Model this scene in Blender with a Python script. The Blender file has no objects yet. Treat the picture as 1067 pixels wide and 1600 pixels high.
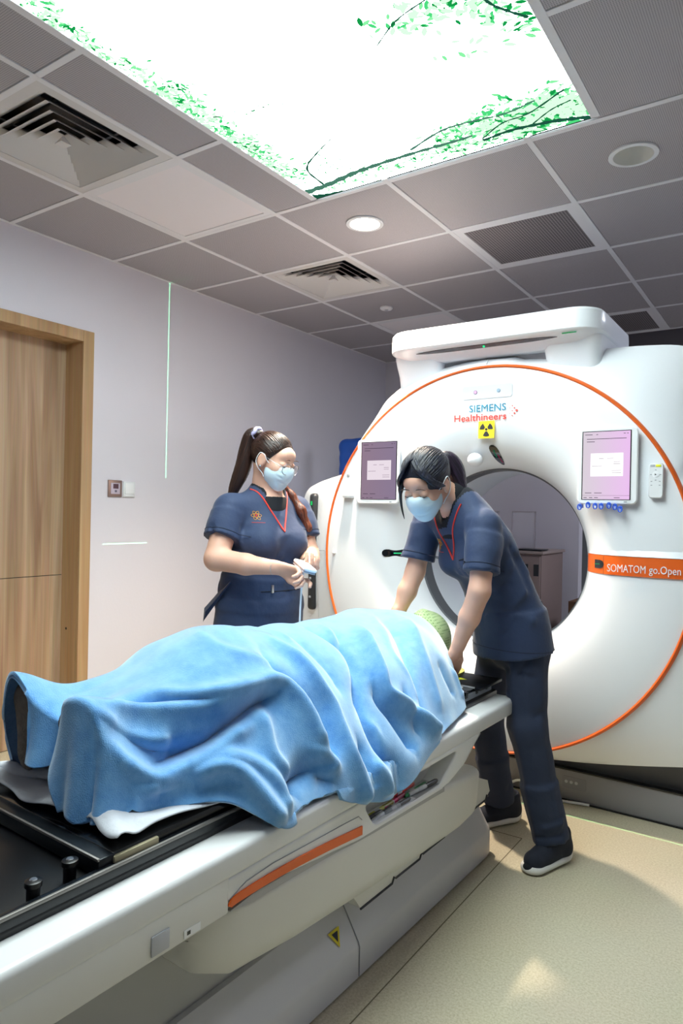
import bpy, bmesh, math, random
import numpy as np
from mathutils import Vector, Matrix

S = bpy.context.scene
COL = S.collection
PI = math.pi

# ------------------------------------------------------------------ camera
cam_d = bpy.data.cameras.new('camera')
cam_d.sensor_fit = 'VERTICAL'; cam_d.sensor_height = 36.0
cam_d.lens = 36.0 * 1080.1 / 1600.0
cam_d.clip_start = 0.02
cam = bpy.data.objects.new('camera', cam_d); COL.objects.link(cam); S.camera = cam
def cam_axes(yaw, pitch, roll):
    f = Vector((math.sin(yaw)*math.cos(pitch), math.cos(yaw)*math.cos(pitch), math.sin(pitch)))
    r = Vector((math.cos(yaw), -math.sin(yaw), 0)); u = r.cross(f)
    cr, sr = math.cos(roll), math.sin(roll)
    return cr*r + sr*u, -sr*r + cr*u, f
_r, _u, _f = cam_axes(-.5976, -.0009, .0206)
CAM = Vector((3.2819, -1.2648, 1.27))
cam.matrix_world = Matrix(((_r.x, _u.x, -_f.x, CAM.x), (_r.y, _u.y, -_f.y, CAM.y), (_r.z, _u.z, -_f.z, CAM.z), (0, 0, 0, 1)))

# ------------------------------------------------------------------ world, exposure
W = bpy.data.worlds.new('world'); S.world = W; W.use_nodes = True
W.node_tree.nodes['Background'].inputs[0].default_value = (.8, .85, 1, 1)
W.node_tree.nodes['Background'].inputs[1].default_value = 0.05
S.view_settings.view_transform = 'Standard'; S.view_settings.look = 'None'
S.view_settings.gamma = 1.0; S.view_settings.use_curve_mapping = False
S.view_settings.exposure = EXPOSURE = 0.12
S.cycles.max_bounces = 8; S.cycles.diffuse_bounces = 4; S.cycles.glossy_bounces = 3
S.cycles.transmission_bounces = 4; S.cycles.transparent_max_bounces = 6
S.cycles.sample_clamp_indirect = 6.0
S.cycles.caustics_reflective = False; S.cycles.caustics_refractive = False

SKY_STRENGTH = 13.5          # backlit ceiling picture
DOWN_W = 300                # the lit warm downlight
ROOM_LIGHTS = 4.0

# ------------------------------------------------------------------ helpers
def lin(c):
    if isinstance(c, str):
        c = [int(c[i:i+2], 16)/255 for i in (1, 3, 5)]
        c = [x/12.92 if x <= .04045 else ((x+.055)/1.055)**2.4 for x in c]
    return tuple(c)[:3]

def M(name, col, rough=.5, metal=0., var=None, bump=None, sheen=0., coat=0., spec=.5, trans=0., alpha=1., emit=None, sss=0.):
    """procedural principled material; var=(scale, amount) mottles the colour, bump=(scale, strength)"""
    m = bpy.data.materials.new(name); m.use_nodes = True
    nt = m.node_tree; b = nt.nodes['Principled BSDF']
    c = lin(col)
    b.inputs['Base Color'].default_value = (*c, 1)
    b.inputs['Roughness'].default_value = rough
    b.inputs['Metallic'].default_value = metal
    b.inputs['Specular IOR Level'].default_value = spec
    b.inputs['Sheen Weight'].default_value = sheen
    b.inputs['Sheen Roughness'].default_value = .4
    b.inputs['Coat Weight'].default_value = coat
    b.inputs['Transmission Weight'].default_value = trans
    b.inputs['Alpha'].default_value = alpha
    if sss:
        b.inputs['Subsurface Weight'].default_value = sss
        b.inputs['Subsurface Radius'].default_value = (.012, .005, .003)
        b.inputs['Subsurface Scale'].default_value = 1.0
    if emit:
        b.inputs['Emission Color'].default_value = (*lin(emit[0]), 1)
        b.inputs['Emission Strength'].default_value = emit[1]
    if var or bump:
        tc = nt.nodes.new('ShaderNodeTexCoord')
    if var:
        n = nt.nodes.new('ShaderNodeTexNoise'); n.inputs['Scale'].default_value = var[0]; n.inputs['Detail'].default_value = 5
        nt.links.new(tc.outputs['Object'], n.inputs['Vector'])
        mx = nt.nodes.new('ShaderNodeMix'); mx.data_type = 'RGBA'
        a = var[1]
        mx.inputs['A'].default_value = (*[max(0, x*(1-a)) for x in c], 1)
        mx.inputs['B'].default_value = (*[min(1, x*(1+a)) for x in c], 1)
        nt.links.new(n.outputs['Fac'], mx.inputs['Factor'])
        nt.links.new(mx.outputs['Result'], b.inputs['Base Color'])
    if bump:
        n = nt.nodes.new('ShaderNodeTexNoise'); n.inputs['Scale'].default_value = bump[0]; n.inputs['Detail'].default_value = 4
        nt.links.new(tc.outputs['Object'], n.inputs['Vector'])
        bp = nt.nodes.new('ShaderNodeBump'); bp.inputs['Strength'].default_value = bump[1]; bp.inputs['Distance'].default_value = .01
        nt.links.new(n.outputs['Fac'], bp.inputs['Height'])
        nt.links.new(bp.outputs['Normal'], b.inputs['Normal'])
    return m

def emat(name, col, strength):
    m = bpy.data.materials.new(name); m.use_nodes = True
    nt = m.node_tree; nt.nodes.clear()
    e = nt.nodes.new('ShaderNodeEmission'); e.inputs[0].default_value = (*lin(col), 1); e.inputs[1].default_value = strength
    o = nt.nodes.new('ShaderNodeOutputMaterial'); nt.links.new(e.outputs[0], o.inputs[0])
    return m

def tag(o, label=None, cat=None, group=None, kind=None):
    if label: o['label'] = label
    if cat: o['category'] = cat
    if group: o['group'] = group
    if kind: o['kind'] = kind
    return o

def thing(name, label=None, cat=None, loc=(0, 0, 0), group=None, kind=None, rotz=0):
    o = bpy.data.objects.new(name, None); COL.objects.link(o)
    o.empty_display_size = .05; o.location = loc; o.rotation_euler = (0, 0, rotz)
    return tag(o, label, cat, group, kind)

def put(o, parent):
    """parent o, keeping its world-space coordinates (parents are plain translations/rotations)"""
    if parent is not None:
        bpy.context.view_layer.update()
        o.parent = parent
        o.matrix_parent_inverse = parent.matrix_world.inverted()
    return o

def link(name, me, mat, parent=None, smooth=False, angle=None):
    o = bpy.data.objects.new(name, me); COL.objects.link(o)
    if mat is not None:
        for mm in (mat if isinstance(mat, (list, tuple)) else [mat]): me.materials.append(mm)
    if smooth:
        me.polygons.foreach_set('use_smooth', [True]*len(me.polygons))
        if angle is not None:
            me.set_sharp_from_angle(angle=math.radians(angle))
    put(o, parent)
    return o

def from_bm(name, bm, mat, parent=None, smooth=False, angle=None):
    bmesh.ops.recalc_face_normals(bm, faces=bm.faces)
    me = bpy.data.meshes.new(name); bm.to_mesh(me); bm.free()
    return link(name, me, mat, parent, smooth, angle)

def pyd(name, v, f, mat, parent=None, smooth=False, angle=None, recalc=True):
    me = bpy.data.meshes.new(name); me.from_pydata([tuple(map(float, p)) for p in v], [], f); me.update()
    if recalc:
        bm = bmesh.new(); bm.from_mesh(me); bmesh.ops.recalc_face_normals(bm, faces=bm.faces); bm.to_mesh(me); bm.free()
    return link(name, me, mat, parent, smooth, angle)

def add_box(bm, lo, hi, bev=0, seg=2, mtx=None):
    r = bmesh.ops.create_cube(bm, size=1)
    vs = r['verts']
    for v in vs:
        v.co = Vector([lo[i] + (v.co[i]+.5)*(hi[i]-lo[i]) for i in range(3)])
    if bev > 0:
        es = list({e for v in vs for e in v.link_edges})
        q = bmesh.ops.bevel(bm, geom=es, offset=bev, segments=seg, profile=.5, affect='EDGES')
        vs = list({v for f in q['faces'] for v in f.verts} | {v for v in vs if v.is_valid})
    if mtx is not None:
        bmesh.ops.transform(bm, matrix=mtx, verts=[v for v in vs if v.is_valid])
    return vs

def box(name, lo, hi, mat, parent=None, bev=0, seg=2, mtx=None):
    bm = bmesh.new(); add_box(bm, lo, hi, bev, seg, mtx)
    return from_bm(name, bm, mat, parent, bev > 0, 35)

def tube_geo(pts, rad, n=10, cap=True):
    """sweep a circle along pts; rad a number or a list"""
    pts = [Vector(p) for p in pts]; k = len(pts)
    rad = rad if hasattr(rad, '__len__') else [rad]*k
    v, f = [], []
    t0 = (pts[1]-pts[0]).normalized()
    ref = Vector((0, 0, 1)) if abs(t0.z) < .9 else Vector((1, 0, 0))
    nrm = t0.cross(ref).normalized()
    for i, p in enumerate(pts):
        t = (pts[min(i+1, k-1)] - pts[max(i-1, 0)]).normalized()
        nrm = (nrm - t*nrm.dot(t)).normalized(); b = t.cross(nrm)
        for j in range(n):
            a = 2*PI*j/n
            v.append(p + (nrm*math.cos(a) + b*math.sin(a))*rad[i])
    for i in range(k-1):
        for j in range(n):
            f.append((i*n+j, i*n+(j+1) % n, (i+1)*n+(j+1) % n, (i+1)*n+j))
    if cap:
        f.append(tuple(range(n))[::-1]); f.append(tuple((k-1)*n+j for j in range(n)))
    return v, f

def tube(name, pts, rad, mat, parent=None, n=10):
    v, f = tube_geo(pts, rad, n)
    return pyd(name, v, f, mat, parent, True, 50)

def loft(name, rings, mat, parent=None, cap=True, smooth=True, angle=40, closed=True):
    n = len(rings[0]); v = [p for r in rings for p in r]; f = []
    for i in range(len(rings)-1):
        for j in range(n if closed else n-1):
            f.append((i*n+j, i*n+(j+1) % n, (i+1)*n+(j+1) % n, (i+1)*n+j))
    if cap:
        f.append(tuple(range(n))[::-1]); f.append(tuple((len(rings)-1)*n+j for j in range(n)))
    return pyd(name, v, f, mat, parent, smooth, angle)

def catmull(P, n):
    P = [np.array(p, float) for p in P]; out = []
    Q = [2*P[0]-P[1]] + P + [2*P[-1]-P[-2]]
    for i in range(1, len(Q)-2):
        for t in np.linspace(0, 1, n, endpoint=False):
            a, b, c, d = Q[i-1], Q[i], Q[i+1], Q[i+2]
            out.append(.5*((2*b)+(-a+c)*t+(2*a-5*b+4*c-d)*t*t+(-a+3*b-3*c+d)*t**3))
    out.append(P[-1]); return out

def bez(p, n):
    p = [Vector(q) for q in p]; out = []
    for i in range(n+1):
        t = i/n; q = p[:]
        while len(q) > 1: q = [q[j].lerp(q[j+1], t) for j in range(len(q)-1)]
        out.append(q[0])
    return out

def text_mesh(name, s, size, mat, parent, origin, xdir, ydir, align='LEFT', extrude=.0006, bold=0., spacing=1., width=None):
    """flat lettering as a mesh; origin + xdir (reading direction) + ydir (up)"""
    cu = bpy.data.curves.new(name, 'FONT'); cu.body = s; cu.size = size; cu.align_x = align
    cu.extrude = extrude; cu.offset = bold; cu.space_character = spacing; cu.resolution_u = 3
    o = bpy.data.objects.new(name, cu); COL.objects.link(o)
    dg = bpy.context.evaluated_depsgraph_get()
    me = bpy.data.meshes.new_from_object(o.evaluated_get(dg))
    bpy.data.objects.remove(o); bpy.data.curves.remove(cu)
    me.materials.clear()
    xs = [v.co.x for v in me.vertices]
    k = 1.0
    if width and xs: k = width/(max(xs)-min(xs))
    X, Y = Vector(xdir).normalized(), Vector(ydir).normalized(); Z = X.cross(Y)
    mt = Matrix(((X.x, Y.x, Z.x, origin[0]), (X.y, Y.y, Z.y, origin[1]), (X.z, Y.z, Z.z, origin[2]), (0, 0, 0, 1)))
    me.transform(mt @ Matrix.Diagonal((k, 1, 1, 1)))
    return link(name, me, mat, parent)

# ------------------------------------------------------------------ signed-distance modelling kit (for people and soft things)
class Field:
    def __init__(s, lo, hi, h):
        s.lo = np.array(lo, float); s.h = h
        s.n = np.ceil((np.array(hi)-s.lo)/h).astype(int)+1
        s.a = np.full(s.n, 1.0, np.float32)
    def sub(s, lo, hi):
        i0 = np.clip(np.floor((np.array(lo)-s.lo)/s.h).astype(int), 0, s.n)
        i1 = np.clip(np.ceil((np.array(hi)-s.lo)/s.h).astype(int)+1, 0, s.n)
        if np.any(i1 <= i0): return None, None
        sl = tuple(slice(a, b) for a, b in zip(i0, i1))
        g = [(s.lo[k]+s.h*np.arange(i0[k], i1[k])).astype(np.float32) for k in range(3)]
        return sl, (g[0][:, None, None], g[1][None, :, None], g[2][None, None, :])
    def mix(s, sl, d, k, op='u'):
        a = s.a[sl]
        if op == 'u':
            hh = np.clip(.5+.5*(a-d)/k, 0, 1); s.a[sl] = a+(d-a)*hh-k*hh*(1-hh)
        elif op == 's':
            d = -d; hh = np.clip(.5-.5*(a-d)/k, 0, 1); s.a[sl] = a+(d-a)*hh+k*hh*(1-hh)
    def cone(s, A, B, ra, rb, k=.01, op='u', flat=None):
        """round cone; flat=(axis vector, factor) squashes across an axis"""
        A = np.array(A, float); B = np.array(B, float); m = max(ra, rb)+2.5*k+.01
        sl, g = s.sub(np.minimum(A, B)-m, np.maximum(A, B)+m)
        if sl is None: return s
        ba = B-A; L2 = ba@ba+1e-12
        p = [g[i]-A[i] for i in range(3)]
        t = np.clip((p[0]*ba[0]+p[1]*ba[1]+p[2]*ba[2])/L2, 0, 1)
        q = [p[i]-t*ba[i] for i in range(3)]
        if flat is not None:
            ax = np.array(flat[0], float); ax /= np.linalg.norm(ax)
            w = q[0]*ax[0]+q[1]*ax[1]+q[2]*ax[2]
            d2 = q[0]**2+q[1]**2+q[2]**2 + w*w*(1/flat[1]**2-1)
        else: d2 = q[0]**2+q[1]**2+q[2]**2
        d = np.sqrt(d2)-(ra+(rb-ra)*t)
        s.mix(sl, d.astype(np.float32), k, op); return s
    def chain(s, pts, rs, k=.01, op='u', flat=None):
        for i in range(len(pts)-1): s.cone(pts[i], pts[i+1], rs[i], rs[i+1], k, op, flat)
        return s
    def ell(s, c, r, k=.01, op='u', R=None):
        c = np.array(c, float); r = np.array(r, float); m = max(r)+2.5*k+.01
        sl, g = s.sub(c-m, c+m)
        if sl is None: return s
        p = [g[i]-c[i] for i in range(3)]
        if R is not None:
            R = np.array(R)   # rows: local axes in world
            p = [p[0]*R[i][0]+p[1]*R[i][1]+p[2]*R[i][2] for i in range(3)]
        k0 = np.sqrt((p[0]/r[0])**2+(p[1]/r[1])**2+(p[2]/r[2])**2)
        k1 = np.sqrt((p[0]/r[0]**2)**2+(p[1]/r[1]**2)**2+(p[2]/r[2]**2)**2)+1e-9
        s.mix(sl, (k0*(k0-1)/k1).astype(np.float32), k, op); return s
    def plane(s, p, n, k=.005):
        """cut away everything on the +n side of the plane"""
        n = np.array(n, float); n /= np.linalg.norm(n)
        g = s.sub(s.lo, s.lo+s.h*s.n)[1]
        d = (g[0]-p[0])*n[0]+(g[1]-p[1])*n[1]+(g[2]-p[2])*n[2]
        a = s.a; hh = np.clip(.5-.5*(a-d)/k, 0, 1); s.a = (a+(d-a)*hh+k*hh*(1-hh)).astype(np.float32); return s
    def fold(s, pts, w, amp):
        """raise (amp>0) or press (amp<0) a soft crease along a polyline"""
        pts = [np.array(p, float) for p in pts]; m = 2.6*w
        lo = np.min(pts, 0)-m; hi = np.max(pts, 0)+m
        sl, g = s.sub(lo, hi)
        if sl is None: return s
        best = None
        for i in range(len(pts)-1):
            A, ba = pts[i], pts[i+1]-pts[i]; L2 = ba@ba+1e-12
            p = [g[j]-A[j] for j in range(3)]
            t = np.clip((p[0]*ba[0]+p[1]*ba[1]+p[2]*ba[2])/L2, 0, 1)
            d2 = sum((p[j]-t*ba[j])**2 for j in range(3))
            best = d2 if best is None else np.minimum(best, d2)
        s.a[sl] -= (amp*np.exp(-best/(w*w))).astype(np.float32); return s
    def noise(s, amp, freq, seed=0):
        rs = np.random.RandomState(seed); g = s.sub(s.lo, s.lo+s.h*s.n)[1]
        for _ in range(4):
            d = rs.normal(size=3); d /= np.linalg.norm(d); fq = freq*(.6+rs.rand()*.8)
            s.a += (amp*.4*np.sin((g[0]*d[0]+g[1]*d[1]+g[2]*d[2])*fq+rs.rand()*6)).astype(np.float32)
        return s
    def mesh(s, name, mat, parent=None, deform=None, pick=None, smooth_it=1):
        v, q = surface_nets(s.a, s.lo, s.h)
        for _ in range(smooth_it): v = relax(v, q)
        if deform is not None: v = deform(v)
        me = bpy.data.meshes.new(name)
        me.vertices.add(len(v)); me.vertices.foreach_set('co', v.astype(np.float32).ravel())
        me.loops.add(len(q)*4); me.loops.foreach_set('vertex_index', q.ravel().astype(np.int32))
        me.polygons.add(len(q)); me.polygons.foreach_set('loop_start', np.arange(0, len(q)*4, 4, dtype=np.int32))
        me.update(calc_edges=True)
        if pick is not None:
            c = v[q].mean(1); me.polygons.foreach_set('material_index', pick(c).astype(np.int32))
        me.validate()
        return link(name, me, mat, parent, True)

def relax(v, q):
    acc = np.zeros_like(v); cnt = np.zeros(len(v))
    for i in range(4):
        for j in (1, 3):
            np.add.at(acc, q[:, i], v[q[:, (i+j) % 4]]); np.add.at(cnt, q[:, i], 1)
    m = acc/np.maximum(cnt, 1)[:, None]
    return v*.5+m*.5

def surface_nets(a, lo, h):
    ins = a < 0
    n = np.array(a.shape)
    c = np.zeros(n-1, np.int8)
    for dx in (0, 1):
        for dy in (0, 1):
            for dz in (0, 1):
                c += ins[dx:n[0]-1+dx, dy:n[1]-1+dy, dz:n[2]-1+dz]
    act = np.argwhere((c > 0) & (c < 8))
    idx = np.full(n-1, -1, np.int64); idx[tuple(act.T)] = np.arange(len(act))
    acc = np.zeros((len(act), 3)); cnt = np.zeros(len(act))
    for ax in range(3):
        o = [k for k in range(3) if k != ax]
        for b in (0, 1):
            for d in (0, 1):
                off = np.zeros(3, int); off[o[0]] = b; off[o[1]] = d
                p0 = act+off; p1 = p0.copy(); p1[:, ax] += 1
                v0 = a[tuple(p0.T)]; v1 = a[tuple(p1.T)]
                m = (v0 < 0) != (v1 < 0)
                t = np.zeros(len(act)); t[m] = v0[m]/(v0[m]-v1[m])
                pt = off[None, :].astype(float).repeat(len(act), 0); pt[:, ax] += t
                acc[m] += pt[m]; cnt[m] += 1
    v = lo+h*(act+acc/cnt[:, None])
    quads = []
    for ax in range(3):
        o = [(ax+1) % 3, (ax+2) % 3]
        s0 = [slice(None)]*3; s1 = [slice(None)]*3
        s0[ax] = slice(0, -1); s1[ax] = slice(1, None)
        ch = ins[tuple(s0)] != ins[tuple(s1)]
        e = np.argwhere(ch)
        e = e[(e[:, o[0]] > 0) & (e[:, o[1]] > 0) & (e[:, o[0]] < n[o[0]]-1) & (e[:, o[1]] < n[o[1]]-1)]
        if len(e) == 0: continue
        flip = ins[tuple(e.T)]
        def cell(d0, d1):
            p = e.copy(); p[:, o[0]] += d0; p[:, o[1]] += d1; return idx[tuple(p.T)]
        q = np.stack([cell(-1, -1), cell(0, -1), cell(0, 0), cell(-1, 0)], 1)
        q[~flip] = q[~flip][:, ::-1]
        quads.append(q)
    return v, np.concatenate(quads)

# ------------------------------------------------------------------ shared materials
m_white = M('white_gloss_plastic', '#eceef2', .28, spec=.5, coat=.15)
m_white2 = M('white_satin_plastic', '#e4e6ea', .4)
m_warmwhite = M('warm_white_plastic', '#e3e2de', .42)
m_grey = M('grey_plastic', '#8f939c', .45)
m_lgrey = M('light_grey_plastic', '#b9bbc2', .45)
m_orange = M('orange_trim', '#e8641a', .4)
m_black = M('black_plastic', '#0b0c10', .3)
m_dark = M('dark_grey_plastic', '#2a2c31', .4)
m_chrome = M('brushed_metal', '#b9bcc2', .3, metal=1.)
m_steel = M('dull_steel', '#8b8784', .45, metal=.6)
# ================================================================== the room
XW, YB, XR, YF, ZC = 0.0186, 4.205, 4.82, -3.0, 2.64
m_wall = M('painted_wall', '#dcd8e2', .75, bump=(60, .05), var=(2, .02))
def floor_mat():
    m = M('vinyl_floor', '#cdbfa0', .38, bump=(300, .04))
    nt = m.node_tree; b = nt.nodes['Principled BSDF']; tc = nt.nodes.new('ShaderNodeTexCoord')
    n = nt.nodes.new('ShaderNodeTexNoise'); n.inputs['Scale'].default_value = 140; n.inputs['Detail'].default_value = 3; n.inputs['Roughness'].default_value = .8
    n2 = nt.nodes.new('ShaderNodeTexNoise'); n2.inputs['Scale'].default_value = 2.3
    r = nt.nodes.new('ShaderNodeValToRGB')
    r.color_ramp.elements[0].position = .35; r.color_ramp.elements[0].color = (*lin('#b0a68c'), 1)
    r.color_ramp.elements[1].position = .62; r.color_ramp.elements[1].color = (*lin('#cbc2ab'), 1)
    mx = nt.nodes.new('ShaderNodeMix'); mx.data_type = 'RGBA'; mx.blend_type = 'MULTIPLY'; mx.inputs['Factor'].default_value = .12
    nt.links.new(tc.outputs['Object'], n.inputs['Vector']); nt.links.new(tc.outputs['Object'], n2.inputs['Vector'])
    nt.links.new(n.outputs['Fac'], r.inputs['Fac']); nt.links.new(r.outputs['Color'], mx.inputs['A']); nt.links.new(n2.outputs['Color'], mx.inputs['B'])
    nt.links.new(mx.outputs['Result'], b.inputs['Base Color'])
    return m
m_floor = floor_mat()
def wood_mat(name, c0, c1, c2):
    m = M(name, c1, .5, bump=(120, .05))
    nt = m.node_tree; b = nt.nodes['Principled BSDF']; tc = nt.nodes.new('ShaderNodeTexCoord')
    mp = nt.nodes.new('ShaderNodeMapping'); mp.inputs['Scale'].default_value = (8, 8, .35)
    n = nt.nodes.new('ShaderNodeTexNoise'); n.inputs['Scale'].default_value = 1.6; n.inputs['Detail'].default_value = 7; n.inputs['Distortion'].default_value = .9
    r = nt.nodes.new('ShaderNodeValToRGB'); e = r.color_ramp.elements
    e[0].position = .3; e[0].color = (*lin(c0), 1); e[1].position = .7; e[1].color = (*lin(c2), 1)
    k = e.new(.5); k.color = (*lin(c1), 1)
    mp2 = nt.nodes.new('ShaderNodeMapping'); mp2.inputs['Scale'].default_value = (60, 60, .8)
    n2 = nt.nodes.new('ShaderNodeTexNoise'); n2.inputs['Scale'].default_value = 3; n2.inputs['Detail'].default_value = 3
    mx = nt.nodes.new('ShaderNodeMix'); mx.data_type = 'RGBA'; mx.blend_type = 'SOFT_LIGHT'; mx.inputs['Factor'].default_value = .35
    L = nt.links.new
    L(tc.outputs['Object'], mp.inputs[0]); L(mp.outputs[0], n.inputs['Vector']); L(n.outputs['Fac'], r.inputs['Fac'])
    L(tc.outputs['Object'], mp2.inputs[0]); L(mp2.outputs[0], n2.inputs['Vector'])
    L(r.outputs['Color'], mx.inputs['A']); L(n2.outputs['Color'], mx.inputs['B']); L(mx.outputs['Result'], b.inputs['Base Color'])
    return m
m_doorwood = wood_mat('door_veneer', '#8a6a50', '#a98a6e', '#c2a68a')
m_trimwood = wood_mat('trim_veneer', '#a5835f', '#b8956e', '#c6a783')

def setting(o): return tag(o, kind='structure')
fl = setting(box('floor', (XW-.3, YF-.1, -.1), (XR+.1, YB+.5, 0), m_floor))
m_seam = M('floor_seam', '#6b6350', .8)
for i, (a, b_) in enumerate((((2.352, -1.4), (2.362, 1.392)), ((1.6, 1.372), (2.362, 1.392)))):
    d = Vector((b_[0]-a[0], b_[1]-a[1], 0)); w = Vector((-d.y, d.x, 0)).normalized()*.0016
    A, B = Vector((*a, 0)), Vector((*b_, 0))
    bm = bmesh.new()
    add_box(bm, (0, -.0016, -.002), (d.length, .0016, .0006), mtx=Matrix.Translation(A) @ Matrix.Rotation(math.atan2(d.y, d.x), 4, 'Z'))
    from_bm('seam', bm, m_seam, fl)
# left wall with the door opening (y from -0.45 to 1.03, z up to 2.167)
DY0, DY1, DZ = -.35, 1.03, 2.167
bm = bmesh.new()
add_box(bm, (XW-.3, DY1, 0), (XW, YB+.1, 2.9)); add_box(bm, (XW-.3, YF-.1, 0), (XW, DY0, 2.9)); add_box(bm, (XW-.3, DY0, DZ), (XW, DY1, 2.9))
setting(from_bm('wall_left', bm, m_wall))
setting(box('wall_back', (XW, YB, 0), (1.79, YB+.1, 2.9), m_wall))
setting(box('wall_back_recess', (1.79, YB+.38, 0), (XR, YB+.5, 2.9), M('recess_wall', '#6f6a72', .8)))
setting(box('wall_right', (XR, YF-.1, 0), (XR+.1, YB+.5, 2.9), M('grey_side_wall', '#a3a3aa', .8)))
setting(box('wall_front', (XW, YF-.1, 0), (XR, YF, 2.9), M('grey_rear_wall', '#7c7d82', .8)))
for nm, a, b_ in (('baseboard_left', (XW, 1.085, 0), (XW+.012, YB, .1)), ('baseboard_back', (XW+.012, YB-.012, 0), (1.79, YB, .1))):
    setting(box(nm, a, b_, m_lgrey, None, .003))
# door leaf and frame
d1 = setting(thing('door_1', loc=(-.13, .3, 0)))
box('upper_leaf', (-.17, DY0+.02, .893), (-.125, DY1+.01, DZ+.01), m_doorwood, d1)
box('lower_leaf', (-.17, DY0+.02, .004), (-.125, DY1+.01, .889), m_doorwood, d1)
box('seam', (-.168, DY0+.02, .889), (-.128, DY1+.01, .893), m_dark, d1)
tr = setting(thing('trim_1', loc=(XW, DY1, 0)))
box('casing', (XW-.01, DY1-.012, 0), (XW+.012, 1.085, 2.217), m_trimwood, tr, .003)
box('casing', (XW-.01, DY0-.055, DZ-.012), (XW+.012, DY1-.012, 2.217), m_trimwood, tr, .003)
box('casing', (XW-.01, DY0-.055, 0), (XW+.012, DY0, DZ), m_trimwood, tr, .003)
box('jamb', (-.29, DY1-.012, 0), (XW-.01, DY1+.002, DZ), m_trimwood, tr)
box('jamb', (-.29, DY0-.002, 0), (XW-.01, DY0+.012, DZ), m_trimwood, tr)
box('head_jamb', (-.29, DY0, DZ-.012), (XW-.01, DY1, DZ+.002), m_trimwood, tr)
v, f = tube_geo([(-.075, DY1-.0125, .60), (-.075, DY1-.0135, .60)], .007, 12); pyd('bolt_hole', v, f, m_black, tr)

# ------------------------------------------------------------------ ceiling: lay-in metal tiles on a T-bar grid
SKX0, SKX1, SKY0, SKY1 = 1.455, 2.632, -.63, 1.172
def perf_mat(name, col, hole, scale, fac):
    m = M(name, col, .55)
    nt = m.node_tree; b = nt.nodes['Principled BSDF']; tc = nt.nodes.new('ShaderNodeTexCoord')
    vm = nt.nodes.new('ShaderNodeVectorMath'); vm.operation = 'SCALE'; vm.inputs['Scale'].default_value = scale
    fr = nt.nodes.new('ShaderNodeVectorMath'); fr.operation = 'FRACTION'
    sb = nt.nodes.new('ShaderNodeVectorMath'); sb.operation = 'SUBTRACT'; sb.inputs[1].default_value = (.5, .5, 0)
    ml = nt.nodes.new('ShaderNodeVectorMath'); ml.operation = 'MULTIPLY'; ml.inputs[1].default_value = (1, 1, 0)
    ln = nt.nodes.new('ShaderNodeVectorMath'); ln.operation = 'LENGTH'
    lt = nt.nodes.new('ShaderNodeMath'); lt.operation = 'LESS_THAN'; lt.inputs[1].default_value = fac
    mx = nt.nodes.new('ShaderNodeMix'); mx.data_type = 'RGBA'
    mx.inputs['A'].default_value = (*lin(col), 1); mx.inputs['B'].default_value = (*lin(hole), 1)
    L = nt.links.new
    L(tc.outputs['Object'], vm.inputs[0]); L(vm.outputs[0], fr.inputs[0]); L(fr.outputs[0], sb.inputs[0]); L(sb.outputs[0], ml.inputs[0]); L(ml.outputs[0], ln.inputs[0])
    L(ln.outputs['Value'], lt.inputs[0]); L(lt.outputs[0], mx.inputs['Factor']); L(mx.outputs['Result'], b.inputs['Base Color'])
    return m
m_tile = perf_mat('perforated_tile', '#b3adb1', '#77737a', 150, .27)
m_tbar = M('tbar_white', '#e8e6ea', .45)
m_void = M('ceiling_void', '#1b1b1f', .9)
ce = setting(thing('ceiling', loc=(2.4, .6, ZC)))
box('slab', (XW-.3, YF-.1, 2.86), (XR+.1, YB+.5, 2.96), m_void, ce)
def tile_mesh(w, d):
    bm = bmesh.new(); add_box(bm, (-w/2, -d/2, 0), (w/2, d/2, .012), .0025, 1)
    bmesh.ops.recalc_face_normals(bm, faces=bm.faces)
    me = bpy.data.meshes.new('ceiling_tile'); bm.to_mesh(me); bm.free(); me.materials.append(m_tile); return me
TILES = {}
def holed_tile(w, d, r=.078, n=48):
    V = []; f = []
    for z in (0, .012):
        for k in range(n):
            a = 2*PI*k/n; c, s_ = math.cos(a), math.sin(a); q = min(w/2/max(abs(c), 1e-6), d/2/max(abs(s_), 1e-6))
            V.append((r*c, r*s_, z)); V.append((q*c, q*s_, z))
    for k in range(n):
        a, b_ = 2*k, 2*((k+1) % n); m_ = 2*n
        f += [(a, b_, b_+1, a+1), (m_+a, m_+a+1, m_+b_+1, m_+b_), (a, m_+a, m_+b_, b_), (a+1, b_+1, m_+b_+1, m_+a+1)]
    me = bpy.data.meshes.new('ceiling_tile'); me.from_pydata(V, [], f); me.update(); me.materials.append(m_tile); return me
def tile(x0, x1, y0, y1, hole=False):
    w, d = round(x1-x0-.025, 4), round(y1-y0-.025, 4)
    if w < .03 or d < .03: return
    if (w, d, hole) not in TILES: TILES[(w, d, hole)] = holed_tile(w, d) if hole else tile_mesh(w, d)
    o = bpy.data.objects.new('ceiling_tile', TILES[(w, d, hole)]); COL.objects.link(o)
    o.location = ((x0+x1)/2, (y0+y1)/2, ZC+.003); put(o, ce)
SPECIAL = {(1, 0): 'diffuser', (1, 3): 'diffuser', (1, 1): 'panel', (1, 5): 'panel', (3, 3): 'grille', (3, 6): 'grille'}
XS = [XW]+[.6*i for i in range(1, 8)]+[XR]
JS = list(range(-5, 7))
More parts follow.
